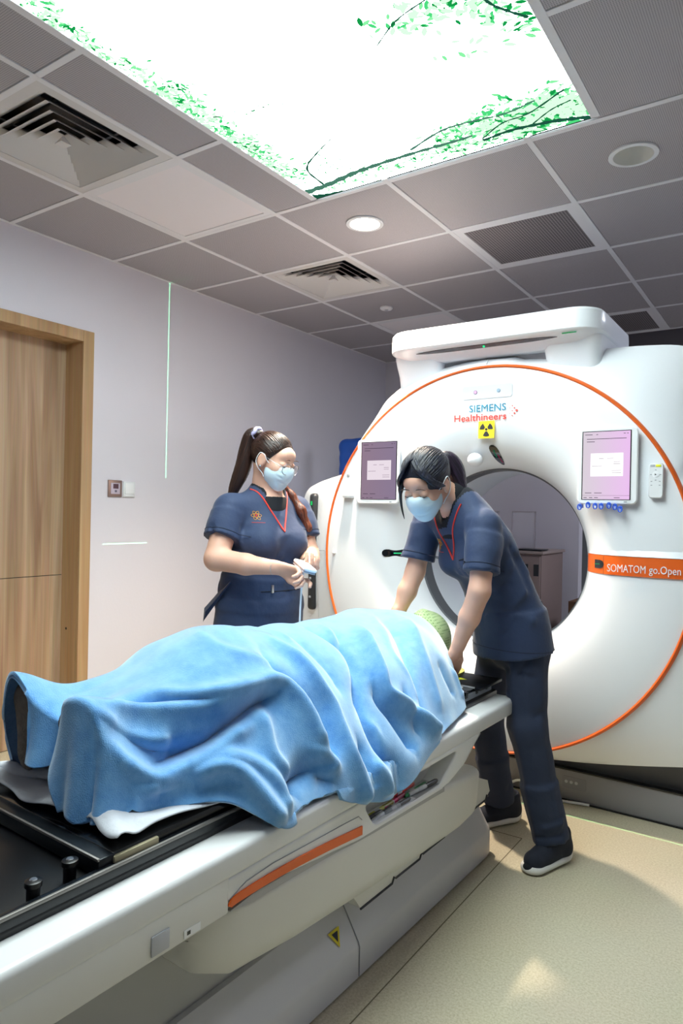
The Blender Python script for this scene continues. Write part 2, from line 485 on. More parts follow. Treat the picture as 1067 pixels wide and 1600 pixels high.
for ii in range(len(XS)-1):
    for j in JS:
        x0, x1, y0, y1 = XS[ii], XS[ii+1], .6*j, min(.6*(j+1), YB)
        if (ii, j) in SPECIAL: continue
        if x1 > SKX0+.02 and x0 < SKX1-.02 and y0 < SKY1-.02 and y1 > SKY0+.02:
            yy = y0
            if x0 < SKX0-.05: tile(x0, SKX0-.0, y0, y1)
            if x1 > SKX1+.05: tile(SKX1+.0, x1, y0, y1)
            continue
        tile(x0, x1, y0, y1, (ii, j) in ((2, 2), (4, 2)))
def bar(x0, y0, x1, y1, w=.024):
    if x0 == x1: box('t_bar', (x0-w/2, y0, ZC), (x0+w/2, y1, ZC+.03), m_tbar, ce, .001, 1)
    else: box('t_bar', (x0, y0-w/2, ZC+.0004), (x1, y0+w/2, ZC+.03), m_tbar, ce, .001, 1)
for i in range(1, 8):
    x = .6*i
    if SKX0 < x < SKX1: bar(x, SKY1, x, YB); bar(x, YF, x, SKY0)
    else: bar(x, YF, x, YB)
bar(SKX0-.012, SKY0, SKX0-.012, SKY1, .03); bar(SKX1+.012, SKY0, SKX1+.012, SKY1, .03)
for j in range(-4, 8):
    y = .6*j
    if y > YB: continue
    if SKY0+.02 < y < SKY1-.02: bar(XW, y, SKX0, y); bar(SKX1, y, XR, y)
    else: bar(XW, y, XR, y)
bar(XW, SKY0, XR, SKY0)
for a, b_ in (((XW, YF), (XW+.02, YB)), ((XW, YB-.02), (1.79, YB))):
    box('wall_angle', (a[0], a[1], ZC+.0008), (b_[0], b_[1], ZC+.02), m_tbar, ce)

# ------------------------------------------------------------------ things in the ceiling
def diffuser(cx, cy, label, seed):
    t = thing('air_diffuser', label, 'air vent', (cx, cy, ZC), 'square ceiling air diffusers')
    md = M('diffuser_enamel', '#d6d2d2', .5)
    H = .291
    bm = bmesh.new()
    for lo, hi in (((-H, -H), (H, -.25)), ((-H, .25), (H, H)), ((-H, -.25), (-.25, .25)), ((.25, -.25), (H, .25))):
        add_box(bm, (cx+lo[0], cy+lo[1], ZC+.0015), (cx+hi[0], cy+hi[1], ZC+.01))
    from_bm('frame', bm, md, t)
    box('neck_box', (cx-.285, cy-.285, ZC+.115), (cx+.285, cy+.285, ZC+.125), m_black, t)
    for k in range(5):
        a = .252-.046*k                              # outer lip (low), flares up and inwards
        z0 = ZC+.002+.003*k; up = .036
        ro = [(-a, -a), (a, -a), (a, a), (-a, a)]
        b_ = a-.052 if a > .06 else a-.04
        ri = [(-b_, -b_), (b_, -b_), (b_, b_), (-b_, b_)]
        v = [(cx+p[0], cy+p[1], z0) for p in ro]+[(cx+p[0], cy+p[1], z0+up) for p in ri]
        v += [(cx+p[0]*(a-.002)/a, cy+p[1]*(a-.002)/a, z0+.003) for p in ro]+[(cx+p[0], cy+p[1], z0+up+.003) for p in ri]
        f = [(i, (i+1) % 4, 4+(i+1) % 4, 4+i) for i in range(4)]+[(8+i, 12+i, 12+(i+1) % 4, 8+(i+1) % 4) for i in range(4)]
        f += [(i, 8+i, 8+(i+1) % 4, (i+1) % 4) for i in range(4)]+[(4+i, 4+(i+1) % 4, 12+(i+1) % 4, 12+i) for i in range(4)]
        pyd('louvre', v, f, md, t)
    a = .022
    pyd('core', [(cx-a, cy-a, ZC+.004), (cx+a, cy-a, ZC+.004), (cx+a, cy+a, ZC+.004), (cx-a, cy+a, ZC+.004), (cx, cy, ZC+.04)], [(0, 1, 2, 3), (0, 1, 4), (1, 2, 4), (2, 3, 4), (3, 0, 4)], md, t)
    bm = bmesh.new()
    for s_ in (-.13, .13):
        add_box(bm, (cx+s_-.006, cy-.25, ZC+.06), (cx+s_+.006, cy+.25, ZC+.07)); add_box(bm, (cx-.25, cy+s_-.006, ZC+.06), (cx+.25, cy+s_+.006, ZC+.07))
    from_bm('support_bars', bm, m_dark, t)
diffuser(.9, .3, 'large square air diffuser at the left edge above the wooden door', 0)
diffuser(.9, 2.1, 'small-looking square air diffuser further back near the gantry', 1)
def flatpanel(cx, cy, label):
    t = thing('panel_light', label, 'ceiling light', (cx, cy, ZC), 'switched-off flat panel lights')
    bm = bmesh.new()
    for lo, hi in (((-.288, -.288), (.288, -.262)), ((-.288, .262), (.288, .288)), ((-.288, -.262), (-.262, .262)), ((.262, -.262), (.288, .262))):
        add_box(bm, (cx+lo[0], cy+lo[1], ZC+.001), (cx+hi[0], cy+hi[1], ZC+.012))
    from_bm('frame', bm, m_tbar, t)
    box('diffuser', (cx-.262, cy-.262, ZC+.004), (cx+.262, cy+.262, ZC+.01), M('opal_diffuser', '#efe8ec', .4), t)
flatpanel(.9, .9, 'plain white flat light panel beside the large air diffuser')
flatpanel(.9, 3.3, 'plain white flat light panel partly hidden behind the gantry top')
def grille(cx, cy, label):
    t = thing('return_air_grille', label, 'air vent', (cx, cy, ZC), 'perforated return air grilles')
    bm = bmesh.new()
    for lo, hi in (((-.288, -.288), (.288, -.25)), ((-.288, .25), (.288, .288)), ((-.288, -.25), (-.25, .25)), ((.25, -.25), (.288, .25))):
        add_box(bm, (cx+lo[0], cy+lo[1], ZC+.0012), (cx+hi[0], cy+hi[1], ZC+.012))
    from_bm('frame', bm, m_tbar, t)
    box('perforated_sheet', (cx-.25, cy-.25, ZC+.004), (cx+.25, cy+.25, ZC+.008), perf_mat('grille_sheet', '#8d8588', '#2b292d', 75, .36), t)
grille(2.1, 2.1, 'dark perforated return air grille in the ceiling right of the lit downlight')
grille(2.1, 3.9, 'dark perforated return air grille above the right end of the gantry')
def downlight(cx, cy, label, lit):
    t = thing('downlight', label, 'ceiling light', (cx, cy, ZC), 'round recessed downlights')
    n = 40; r = []
    prof = [(.089, ZC+.003), (.089, ZC-.004), (.072, ZC-.005), (.066, ZC+.01), (.05, ZC+.075), (.0, ZC+.078)]
    v = []; f = []
    for (q, z) in prof[:-1]:
        for k in range(n): v.append((cx+q*math.cos(2*PI*k/n), cy+q*math.sin(2*PI*k/n), z))
    def ringf(a, b_): return [(a*n+k, a*n+(k+1) % n, b_*n+(k+1) % n, b_*n+k) for k in range(n)]
    pyd('trim_ring', v[:3*n], ringf(0, 1)+ringf(1, 2), m_white, t, True, 40)
    vv = v[2*n:]
    pyd('reflector', vv, ringf(0, 1)+ringf(1, 2), M('reflector', '#e9e8e4', .3, metal=.2), t, True, 60)
    zz = ZC+.074 if not lit else ZC+.012
    rr = .051 if not lit else .064
    dv = [(cx+rr*math.cos(2*PI*k/n), cy+rr*math.sin(2*PI*k/n), zz) for k in range(n)]
    pyd('lens', dv, [tuple(range(n))], emat('lit_lens', '#fff0dc', 30) if lit else M('unlit_lens', '#cfd3d2', .5), t)
    if lit:
        L = bpy.data.lights.new('downlight_lamp', 'SPOT'); L.energy = DOWN_W; L.color = (1, .84, .66); L.shadow_soft_size = .045
        L.spot_size = math.radians(104); L.spot_blend = .9
        o = bpy.data.objects.new('downlight_lamp', L); COL.objects.link(o); o.location = (cx, cy, ZC-.008); put(o, t)
downlight(1.5, 1.5, 'glowing round downlight in the tile behind the backlit picture', True)
downlight(2.7, 1.5, 'unlit round white downlight at the upper right', False)
t = thing('smoke_detector', 'tiny white round detector in a tile behind the far air diffuser', 'detector', (.9, 2.72, ZC))
v, f = tube_geo([(.9, 2.72, ZC+.004), (.9, 2.72, ZC-.006), (.9, 2.72, ZC-.012), (.9, 2.72, ZC-.014)], [.043, .043, .036, .02], 28); pyd('housing', v, f, m_tbar, t, True, 40)
v, f = tube_geo([(.9, 2.72, ZC-.0125), (.9, 2.72, ZC-.0175)], [.014, .011], 20); pyd('sensor_cap', v, f, m_lgrey, t, True, 40)

# ------------------------------------------------------------------ backlit picture of branches against the sky
sp = thing('sky_picture_panel', 'huge glowing backlit ceiling picture of green leaves and branches', 'ceiling light', ((SKX0+SKX1)/2, (SKY0+SKY1)/2, ZC))
zs = ZC+.004
pyd('diffuser', [(SKX0, SKY0, zs), (SKX1, SKY0, zs), (SKX1, SKY1, zs), (SKX0, SKY1, zs)], [(0, 3, 2, 1)], emat('sky_print', '#ecfaf8', SKY_STRENGTH), sp, recalc=False)
box('light_box', (SKX0-.02, SKY0-.02, zs+.004), (SKX1+.02, SKY1+.02, zs+.12), m_void, sp)
rnd = random.Random(4)
def in_sky(x, y): return SKX0+.004 < x < SKX1-.004 and y < SKY1-.004
def leaf_geo(x, y, s, a, z, V, Fq):
    if not in_sky(x, y): return
    c, d = math.cos(a), math.sin(a); b0 = len(V); pts = []
    for u, w in ((-1, 0), (-.55, .3), (0, .42), (.55, .3), (1, 0), (.55, -.3), (0, -.42), (-.55, -.3)):
        px, py = x+(u*c-w*d)*s, y+(u*d+w*c)*s
        pts.append((min(max(px, SKX0), SKX1), min(py, SKY1), z))
    V.extend(pts); Fq.append(tuple(range(b0, b0+8)))
GREENS = [emat('leaf_print_%d' % i, c, s) for i, (c, s) in enumerate((('#8af0a4', 1.0), ('#4fdc80', .95), ('#18a851', .8), ('#c8f7cf', 1.2)))]
def cluster(poly, n, spread, smin, smax, weights, zoff):
    V = [[] for _ in GREENS]; Fq = [[] for _ in GREENS]
    pts = catmull([(p[0], p[1], 0) for p in poly], 8)
    for _ in range(n):
        p = rnd.choice(pts); g = rnd.choices(range(len(GREENS)), weights)[0]
        leaf_geo(p[0]+rnd.gauss(0, spread), p[1]+rnd.gauss(0, spread), rnd.uniform(smin, smax), rnd.uniform(0, 6.3), zs-.0006-.0002*g-zoff-.00001*rnd.random(), V[g], Fq[g])
    return V, Fq
allV = [[] for _ in GREENS]; allF = [[] for _ in GREENS]
for args in (
    ([(1.50, -.2), (1.48, -.05), (1.485, .095), (1.49, .26)], 260, .024, .006, .016, (4, 3, 1, 5), 0),
    ([(1.49, .26), (1.486, .406), (1.475, .63), (1.49, .75), (1.48, .98)], 760, .036, .007, .019, (5, 4, 1, 6), .0001),
    ([(1.533, .482), (1.655, .512), (1.761, .522)], 22, .012, .004, .009, (1, 2, 2, 2), 0),
    ([(1.55, 1.12), (1.84, 1.1), (2.1, 1.11), (2.3, 1.14)], 200, .028, .006, .017, (4, 3, 1, 7), .0001),
    ([(2.12, 1.08), (2.28, 1.03), (2.42, 1.03), (2.56, 1.02), (2.61, 1.09)], 760, .045, .008, .022, (6, 5, 1, 6), .0002),
    ([(2.4, 1.1), (2.5, 1.06), (2.62, 1.08)], 620, .042, .012, .028, (6, 6, 2, 3), .0003),
    ([(2.255, .408), (2.355, .412), (2.445, .426), (2.53, .487)], 120, .035, .008, .022, (4, 3, 1, 8), 0),
    ([(2.5, .45), (2.57, .53), (2.61, .62)], 70, .03, .008, .02, (3, 4, 2, 4), .0001),
    ([(2.36, .55), (2.44, .6), (2.58, .66)], 16, .03, .012, .022, (3, 2, 0, 6), 0),
    ([(1.68, .86), (1.62, .95), (1.7, 1.0)], 40, .04, .005, .011, (2, 3, 2, 4), 0)):
    V, Fq = cluster(*args)
    for g in range(len(GREENS)):
        b0 = len(allV[g]); allV[g] += V[g]; allF[g] += [tuple(i+b0 for i in q) for q in Fq[g]]
for g in range(len(GREENS)):
    tag(pyd('printed_leaves', allV[g], [q[::-1] for q in allF[g]], GREENS[g], sp, recalc=False), kind='stuff')
m_branch = emat('branch_print', '#2f7f62', .42); m_branch2 = emat('branch_print_pale', '#5f9c84', .6)
def branch(poly, w0, w1, mat, z):
    pts = catmull([(p[0], p[1], 0) for p in poly], 8); V = []; Fq = []
    for i, p in enumerate(pts):
        d = np.array(pts[min(i+1, len(pts)-1)])-np.array(pts[max(i-1, 0)]); d /= np.linalg.norm(d)+1e-9
        w = (w0+(w1-w0)*i/(len(pts)-1))*(1+.25*math.sin(i*1.7))
        for s_ in (1, -1):
            V.append((min(max(p[0]-d[1]*w*s_, SKX0), SKX1), min(p[1]+d[0]*w*s_, SKY1), z))
    for i in range(len(pts)-1): Fq.append((2*i, 2*i+1, 2*i+3, 2*i+2))
    pyd('printed_branch', V, Fq, mat, sp)
branch([(1.455, 1.10), (1.58, 1.09), (1.72, 1.065), (1.84, 1.057), (2.01, 1.055), (2.142, 1.06), (2.24, 1.06)], .018, .006, m_branch2, zs-.002)
branch([(1.455, 1.15), (1.52, 1.165), (1.6, 1.168)], .022, .004, m_branch, zs-.0021)
branch([(2.0, 1.03), (2.16, .971), (2.281, .975), (2.392, .99), (2.5, .97)], .006, .004, m_branch2, zs-.0018)
branch([(2.26, 1.11), (2.36, 1.10), (2.45, 1.11), (2.54, 1.13), (2.632, 1.165)], .007, .011, m_branch, zs-.0022)
branch([(1.56, 1.08), (1.58, .94), (1.688, .859), (1.805, .799)], .006, .002, m_branch, zs-.0019)
branch([(1.52, .47), (1.655, .512), (1.761, .522)], .0025, .0015, m_branch, zs-.0019)
branch([(2.26, 1.1), (2.36, 1.04), (2.46, 1.03), (2.6, .96)], .003, .004, m_branch, zs-.002)
branch([(2.45, 1.1), (2.53, 1.05), (2.6, 1.03)], .003, .003, m_branch, zs-.002)
branch([(2.52, .36), (2.54, .47), (2.572, .53), (2.612, .585)], .004, .005, m_branch, zs-.002)
branch([(2.2, .46), (2.3, .40), (2.42, .37)], .002, .003, m_branch, zs-.002)
for o in list(sp.children):
    if o.name.startswith('printed_branch'):
        pass

# room light behind the photographer, plus an added unseen panel behind the gantry
def lit_panel(cx, cy, label, power=ROOM_LIGHTS):
    t = thing('lit_panel_light', label, 'ceiling light', (cx, cy, ZC))
    box('frame', (cx-.285, cy-.285, ZC+.0005), (cx+.285, cy+.285, ZC+.0018), m_tbar, t)
    pyd('diffuser', [(cx-.26, cy-.26, ZC), (cx+.26, cy-.26, ZC), (cx+.26, cy+.26, ZC), (cx-.26, cy+.26, ZC)], [(0, 3, 2, 1)], emat('lit_diffuser', '#eaf1ff', power), t, recalc=False)
lit_panel(3.3, -2.1, 'lit white ceiling panel behind the photographer')
lit_panel(3.9, 3.3, 'added unseen ceiling panel brightening the wall behind the gantry', 50)  # added fill light for the back wall seen through the bore
# ================================================================== CT scanner gantry
GX, GZ = 2.045, 1.072
m_gan = M('gantry_white', '#e9ecf2', .3, coat=.2)
m_gan_in = M('bore_white', '#d6d9e2', .35)
m_gbase = M('gantry_base_grey', '#8c8b90', .5)
ct = thing('ct_scanner', 'large white round-faced CT scanner gantry with an orange ring and open bore', 'CT scanner', (GX, 1.9, 0))
def lathe_y(name, prof, mat, n=128, parent=ct, a0=0, a1=2*PI):
    v = []; f = []; full = abs(a1-a0-2*PI) < 1e-6; m = n if full else n+1
    for r, y in prof:
        for k in range(m):
            a = a0+(a1-a0)*k/n; v.append((GX+r*math.cos(a), y, GZ+r*math.sin(a)))
    for i in range(len(prof)-1):
        for k in range(n):
            f.append((i*m+k, i*m+(k+1) % m, (i+1)*m+(k+1) % m, (i+1)*m+k))
    return pyd(name, v, f, mat, parent, True, 60)
FACE = [(.42, 1.905), (.4215, 1.885), (.426, 1.862), (.434, 1.838), (.446, 1.812), (.462, 1.786), (.483, 1.76), (.508, 1.738), (.536, 1.721), (.57, 1.708), (.61, 1.699), (.66, 1.694), (.72, 1.692), (.80, 1.694), (.862, 1.70)]
def face_y(r): return float(np.interp(r, [p[0] for p in FACE], [p[1] for p in FACE]))
FS = [tuple(p) for p in catmull([(p[0], p[1]) for p in FACE], 3)]
lathe_y('front_cover', FS, m_gan)
lathe_y('orange_ring', [(.862, 1.702), (.8645, 1.6945), (.868, 1.692), (.872, 1.6945), (.876, 1.702), (.879, 1.713)], m_orange, 160)
lathe_y('scan_window', [(.42, 1.905), (.412, 1.908), (.412, 2.0), (.42, 2.004)], M('window_grey', '#5a5c62', .35))
lathe_y('bore_tunnel', [(.42, 2.004), (.42, 2.34), (.43, 2.42), (.46, 2.50), (.51, 2.57), (.58, 2.61)], m_gan_in)
# outer cover: from the ring back to the body outline
OUT = [(0, 1.03, 2.30), (.35, 1.03, 2.30), (.55, 1.0, 2.30), (.63, .96, 2.30), (.69, .90, 2.30), (.725, .78, 2.30), (.78, .60, 2.22), (.835, .47, 2.05), (.89, .40, 1.86), (.93, .375, 1.80),
       (1.0, .35, 1.79), (1.08, .31, 1.80), (1.13, .22, 1.82), (1.14, .1, 1.82), (1.14, -.1, 1.82), (1.13, -.33, 1.81), (1.1, -.5, 1.80), (1.06, -.66, 1.80), (.98, -.76, 1.80), (.80, -.80, 1.79), (.5, -.85, 1.78), (.25, -.875, 1.77), (0, -.885, 1.77)]
OUTR = [(0, .985, 2.05), (.25, .96, 1.95), (.45, .93, 1.86), (.65, .915, 1.82), (.80, .895, 1.82), (.88, .84, 1.83), (.905, .72, 1.83), (.91, .58, 1.83), (.915, .47, 1.83)]+OUT[8:]
def outline():
    P = [np.array(p) for p in catmull(OUTR, 5)]
    L = [np.array((-p[0], p[1], p[2])) for p in catmull(OUT, 5)[1:-1]][::-1]
    return P+L
OL = outline(); NO = len(OL)
rings = []
for t_, ease in ((0, 0), (.12, .03), (.3, .12), (.5, .32), (.7, .6), (.86, .85), (1, 1)):
    r_ = []
    for p in OL:
        a = math.atan2(p[1], p[0]); rr = math.hypot(p[0], p[1]); r0 = .879
        y0 = 1.712
        q = r0+(rr-r0)*t_
        r_.append((GX+q*math.cos(a), y0+(p[2]-y0)*(ease if p[2] > 2 else t_**1.2), GZ+q*math.sin(a)))
    rings.append(r_)
rings.append([(GX+p[0], max(p[2]+.1, 2.36), GZ+p[1]) for p in OL])
rings.append([(GX+p[0]*.995, 2.60, GZ+p[1]*.995) for p in OL])
rings.append([(GX+.58*math.cos(math.atan2(p[1], p[0])), 2.612, GZ+.58*math.sin(math.atan2(p[1], p[0]))) for p in OL])
loft('outer_cover', rings, m_gan, ct, cap=False, angle=50)
# seams
def strip(name, pts, w, mat, parent=ct, n=6): return tube(name, pts, w, mat, parent, n)
strip('cover_seam', [(GX, 1.7035, GZ+.881), (GX+.005, 1.71, GZ+.905)], .002, m_grey)
strip('cover_seam', [(1.118, 1.7085, 1.06), (1.160, 1.7015, 1.062)], .0022, m_grey)
strip('cover_seam', [(1.118, 1.722, 1.33), (1.114, 1.7095, 1.2), (1.112, 1.709, 1.06), (1.112, 1.712, .9), (1.110, 1.73, .70)], .0012, m_lgrey)
# side grip strip on the left wing
bm = bmesh.new(); add_box(bm, (1.028, 1.725, .735), (1.076, 1.80, 1.365), .02, 4)
gs = from_bm('side_grip', bm, m_dark, ct, True, 40)
box('indicator', (1.046, 1.7225, 1.30), (1.056, 1.727, 1.322), emat('green_led', '#2bdc6f', .8), gs)
for z in (.8, .9, 1.0, 1.1, 1.2): box('button', (1.044, 1.7235, z), (1.058, 1.727, z+.012), m_grey, gs, .002)
# plinth
box('plinth', (.98, 1.868, .004), (3.12, 2.58, .138), m_gbase, ct, .006)
box('plinth_recess', (1.02, 1.915, .13), (3.08, 2.56, .30), M('recess_grey', '#55565c', .6), ct)
box('plinth_lip', (.98, 1.864, .1365), (3.12, 1.9, .1425), m_black, ct)
box('floor_gasket', (.975, 1.862, .0005), (3.125, 2.585, .006), m_black, ct)
# socket panel on the plinth
hp = loft('service_panel', [[(2.43+.052*s_*x, 1.8675-d, .083+.026*z) for x, z in ((-1, -.8), (-.9, -1), (.9, -1), (1, -.8), (1, .8), (.9, 1), (-.9, 1), (-1, .8))] for s_, d in ((1, 0), (1, .0016))], M('panel_grey', '#83838a', .5), ct, smooth=False)
for dx in (-.03, -.008, .014):
    v, f = tube_geo([(2.425+dx, 1.867, .086), (2.425+dx, 1.8645, .086)], .007, 14); pyd('plug_cap', v, f, m_lgrey, hp)
# top pod with the camera slot
def plan(x0, x1, y0, y1, rf, rb, z, n=8):
    P = []
    for cx, cy, r, a in ((x0+rf, y0+rf, rf, PI), (x1-rf, y0+rf, rf, 1.5*PI), (x1-rb, y1-rb, rb, 0), (x0+rb, y1-rb, rb, .5*PI)):
        for k in range(n+1):
            t_ = a+.5*PI*k/n; P.append((cx+r*math.cos(t_), cy+r*math.sin(t_), z))
    return P
px0, px1 = 1.537, 2.553
rr = [plan(px0+.03, px1-.03, 1.655, 2.20, .10, .05, 2.142), plan(px0+.012, px1-.012, 1.637, 2.22, .115, .05, 2.139), plan(px0+.002, px1-.002, 1.627, 2.23, .125, .05, 2.128),
      plan(px0, px1, 1.625, 2.23, .127, .05, 2.10), plan(px0, px1, 1.626, 2.23, .127, .05, 2.052), plan(px0+.003, px1-.003, 1.630, 2.23, .125, .05, 2.047),
      plan(px0+.012, px1-.012, 1.645, 2.23, .115, .05, 2.040), plan(px0+.03, px1-.03, 1.685, 2.23, .10, .05, 2.024), plan(px0+.055, px1-.055, 1.735, 2.23, .09, .05, 2.0)]
pod = loft('camera_pod', rr, m_gan, ct, angle=35)
for sx in (0, 1):                                   # the two feet the pod stands on
    a0, a1 = (px0+.008, 1.80) if sx == 0 else (2.29, px1-.008)
    loft('pod_foot', [plan(a0, a1, 1.705, 2.3, .05, .03, 2.035), plan(a0+.002, a1-.012, 1.722, 2.3, .05, .03, 1.99), plan(a0+.004, a1-.016, 1.742, 2.3, .05, .03, 1.95), plan(a0+.002, a1-.005, 1.765, 2.3, .05, .03, 1.88), plan(a0, a1, 1.80, 2.3, .05, .03, 1.76)], m_gan, ct, angle=50)
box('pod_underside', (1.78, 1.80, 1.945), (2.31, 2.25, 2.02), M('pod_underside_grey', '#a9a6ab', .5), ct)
# slot: thin lens-shaped strip on the sloping underside
def lens(name, x0, x1, y, z, h, mat, parent, n=24, slope=.40):
    top = []; bot = []
    for k in range(n+1):
        u = -1+2*k/n; hh = h*(1-abs(u)**5)
        x = x0+(x1-x0)*k/n
        top.append((x, y-hh, z+hh*slope)); bot.append((x, y+hh, z-hh*slope))
    V = top+bot[::-1]; D = Vector((0, -.35, -1)).normalized()*.0022
    V2 = [tuple(Vector(p)+D) for p in V]
    m_ = len(V); f = [tuple(range(m_)), tuple(range(m_, 2*m_))]+[(i, (i+1) % m_, m_+(i+1) % m_, m_+i) for i in range(m_)]
    return pyd(name, V+V2, f, mat, parent)
sl = lens('camera_slot', 1.70, 2.375, 1.667, 2.0305, .0115, M('slot_smoke', '#3d3036', .25), pod)
v, f = tube_geo([(2.045, 1.6655, 2.0285), (2.045, 1.664, 2.025)], .005, 12); pyd('status_led', v, f, emat('slot_led', '#2fe58a', 1.5), sl)
tube('accent_light', [(2.40, 1.648, 2.036), (2.46, 1.648, 2.036)], .0022, emat('accent_green', '#36c070', .5), pod, 8)

# things printed or mounted on the face
FY = 1.6905
XD, ZD = (1, 0, 0), (0, 0, 1)
text_mesh('logo_lettering', 'SIEMENS', .045, M('logo_teal', '#0080a6', .5), ct, (1.968, FY-.001, 1.7375), XD, ZD, width=.176)
text_mesh('logo_lettering', 'Healthineers', .044, M('logo_coral', '#cf3a34', .5), ct, (1.893, FY-.001, 1.697), XD, ZD, width=.252, bold=.0004)
m_coral = M('logo_dot', '#e0504a', .5); m_corald = M('logo_dot_dark', '#c4605c', .5)
for dx, dz, r in ((.022, 0, .0052), (.012, .0115, .0036), (.012, -.0115, .0036), (.002, 0, .0022), (.002, .022, .0024), (.002, -.022, .0024), (-.009, .012, .0014), (-.009, -.012, .0014)):
    v, f = tube_geo([(2.173+dx, FY+.001, 1.7325+dz), (2.173+dx, FY-.0016, 1.7325+dz)], r, 14); pyd('logo_dot', v, f, m_coral if r > .003 else m_corald, ct)
st = box('radiation_sticker', (2.017, FY-.0012, 1.615), (2.093, FY+.001, 1.693), M('sticker_yellow', '#ffe61f', .5), ct)
cx, cz = 2.055, 1.655
v, f = tube_geo([(cx, FY-.001, cz), (cx, FY-.002, cz)], .006, 16); pyd('trefoil_core', v, f, m_dark, st)
for a0 in (60, 180, 300):
    A = [math.radians(90+a0-30+60*k/8) for k in range(9)]
    V = [(cx+.0095*math.cos(a), FY-.002, cz+.0095*math.sin(a)) for a in A]+[(cx+.032*math.cos(a), FY-.002, cz+.032*math.sin(a)) for a in A[::-1]]
    pyd('trefoil_blade', V, [tuple(range(len(V)))], m_dark, st)
# little sensor panel above the lettering
pn = loft('sensor_panel', [[(2.054+.119*x, FY+.002-d, 1.826+.030*z) for x, z in ((-1, -.75), (-.95, -1), (.95, -1), (1, -.75), (1, .75), (.95, 1), (-.95, 1), (-1, .75))] for d in (0, .0032)], M('panel_white', '#d2d5e0', .35), ct, smooth=False)
for x, c in ((1.999, '#d9a8cf'), (2.110, '#9db3c9')):
    v, f = tube_geo([(x, FY-.001, 1.827), (x, FY-.0035, 1.827)], .0085, 20); o = pyd('sensor_ring', v, f, M('ring_violet', '#8a5d92' if x < 2.05 else '#90a6bc', .4), pn)
    v, f = tube_geo([(x, FY-.003, 1.827), (x, FY-.0042, 1.827)], .0068, 20); pyd('sensor_eye', v, f, M('eye', c, .3), pn)
# dome and laser eye above the bore
def on_face(x, z, off=0.):
    r = math.hypot(x-GX, z-GZ); return face_y(r)-off
F_ = Field((1.93, 1.62, 1.46), (2.04, 1.80, 1.58), .0025); F_.ell((1.985, 1.735, 1.522), (.036, .038, .032), .004); F_.mesh('camera_dome', m_gan, ct)
def face_patch(name, poly, off, mat, parent=ct, thick=.004):
    c = np.mean(poly, 0); m_ = len(poly); K = 7; V = []; F2 = []
    for t_ in np.linspace(1, .04, K):
        for x, z in poly:
            x, z = c[0]+(x-c[0])*t_, c[1]+(z-c[1])*t_; V.append((x, on_face(x, z)-off, z))
    for k in range(K-1): F2 += [(k*m_+i, k*m_+(i+1) % m_, (k+1)*m_+(i+1) % m_, (k+1)*m_+i) for i in range(m_)]
    F2.append(tuple((K-1)*m_+i for i in range(m_)))
    b0 = len(V); V += [(x, on_face(x, z)+thick, z) for x, z in poly]
    F2 += [(i, b0+i, b0+(i+1) % m_, (i+1) % m_) for i in range(m_)]
    return pyd(name, V, F2, mat, parent, True, 30)
m_glassblk = M('dark_glass', '#0d1014', .08, coat=.5)
ey = []
for k in range(20):
    a = 2*PI*k/20; u, w = .021*math.cos(a)*(1+.25*math.sin(a)), .042*abs(math.sin(a))**.7*math.copysign(1, math.sin(a))
    ey.append((2.075+u-.22*w, 1.545+w))
eye = face_patch('laser_eye', ey, .004, m_glassblk)
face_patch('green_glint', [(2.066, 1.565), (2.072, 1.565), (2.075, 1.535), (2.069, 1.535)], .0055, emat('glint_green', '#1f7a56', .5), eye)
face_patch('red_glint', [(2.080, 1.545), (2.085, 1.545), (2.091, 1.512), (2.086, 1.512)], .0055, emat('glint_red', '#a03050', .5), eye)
# laser window left of the bore
def caps(cx, cz, hw, hh, n=8):
    P = []
    for s_, a in ((1, -PI/2), (-1, PI/2)):
        for k in range(n+1): t_ = a+PI*k/n; P.append((cx+s_*(hw-hh)+hh*math.cos(t_), cz+hh*math.sin(t_)))
    return P
lw = face_patch('laser_window', caps(1.556, 1.066, .052, .0185), .005, m_glassblk)
face_patch('laser_glow', caps(1.575, 1.066, .022, .0028, 4), .0065, emat('laser_green', '#37e08a', 1.2), lw)
# remote holder and a knob, left
hd = loft('remote_holder', [plan(1.29, 1.346, FY-.026, FY+.02, .01, .004, 1.340), plan(1.288, 1.348, FY-.03, FY+.02, .01, .004, 1.352), plan(1.296, 1.340, FY-.024, FY+.02, .01, .004, 1.362), plan(1.30, 1.336, FY-.014, FY+.02, .008, .004, 1.44), plan(1.301, 1.335, FY-.012, FY+.02, .006, .004, 1.475)], m_white2, ct)
box('clip_slot', (1.308, FY-.0165, 1.449), (1.328, FY-.01, 1.469), m_lgrey, hd, .003)
F_ = Field((1.2, 1.66, 1.03), (1.26, 1.72, 1.08), .002); F_.ell((1.227, 1.694, 1.054), (.011, .012, .009), .002); F_.mesh('knob', m_white2, ct)
# orange name band running from the bore out to the right
bv = []; bf = []
xs = [.43, .437, .447, .46, .478, .50, .53, .56, .6, .66, .72, .8, .86, .9, 1.0, 1.1]
for off, grow in ((.0065, 0), (-.004, 0)):
    for x in xs:
        y = (face_y(x) if x <= .862 else 1.70+(x-.862)*.37)-off
        for z in (1.033, 1.1105): bv.append((GX+x, y, z))
m_ = len(xs)
for i in range(m_-1):
    bf.append((2*i, 2*i+1, 2*i+3, 2*i+2)); b0 = 2*m_
    bf.append((b0+2*i, b0+2*i+2, b0+2*i+3, b0+2*i+1)); bf.append((2*i, 2*i+2, b0+2*i+2, b0+2*i)); bf.append((2*i+1, b0+2*i+1, b0+2*i+3, 2*i+3))
bf.append((0, 2*m_, 2*m_+1, 1)); bf.append((2*m_-2, 2*m_-1, 4*m_-1, 4*m_-2))
band = pyd('name_band', bv, bf, m_orange, ct, True, 30)
BY = 1.692-.0075
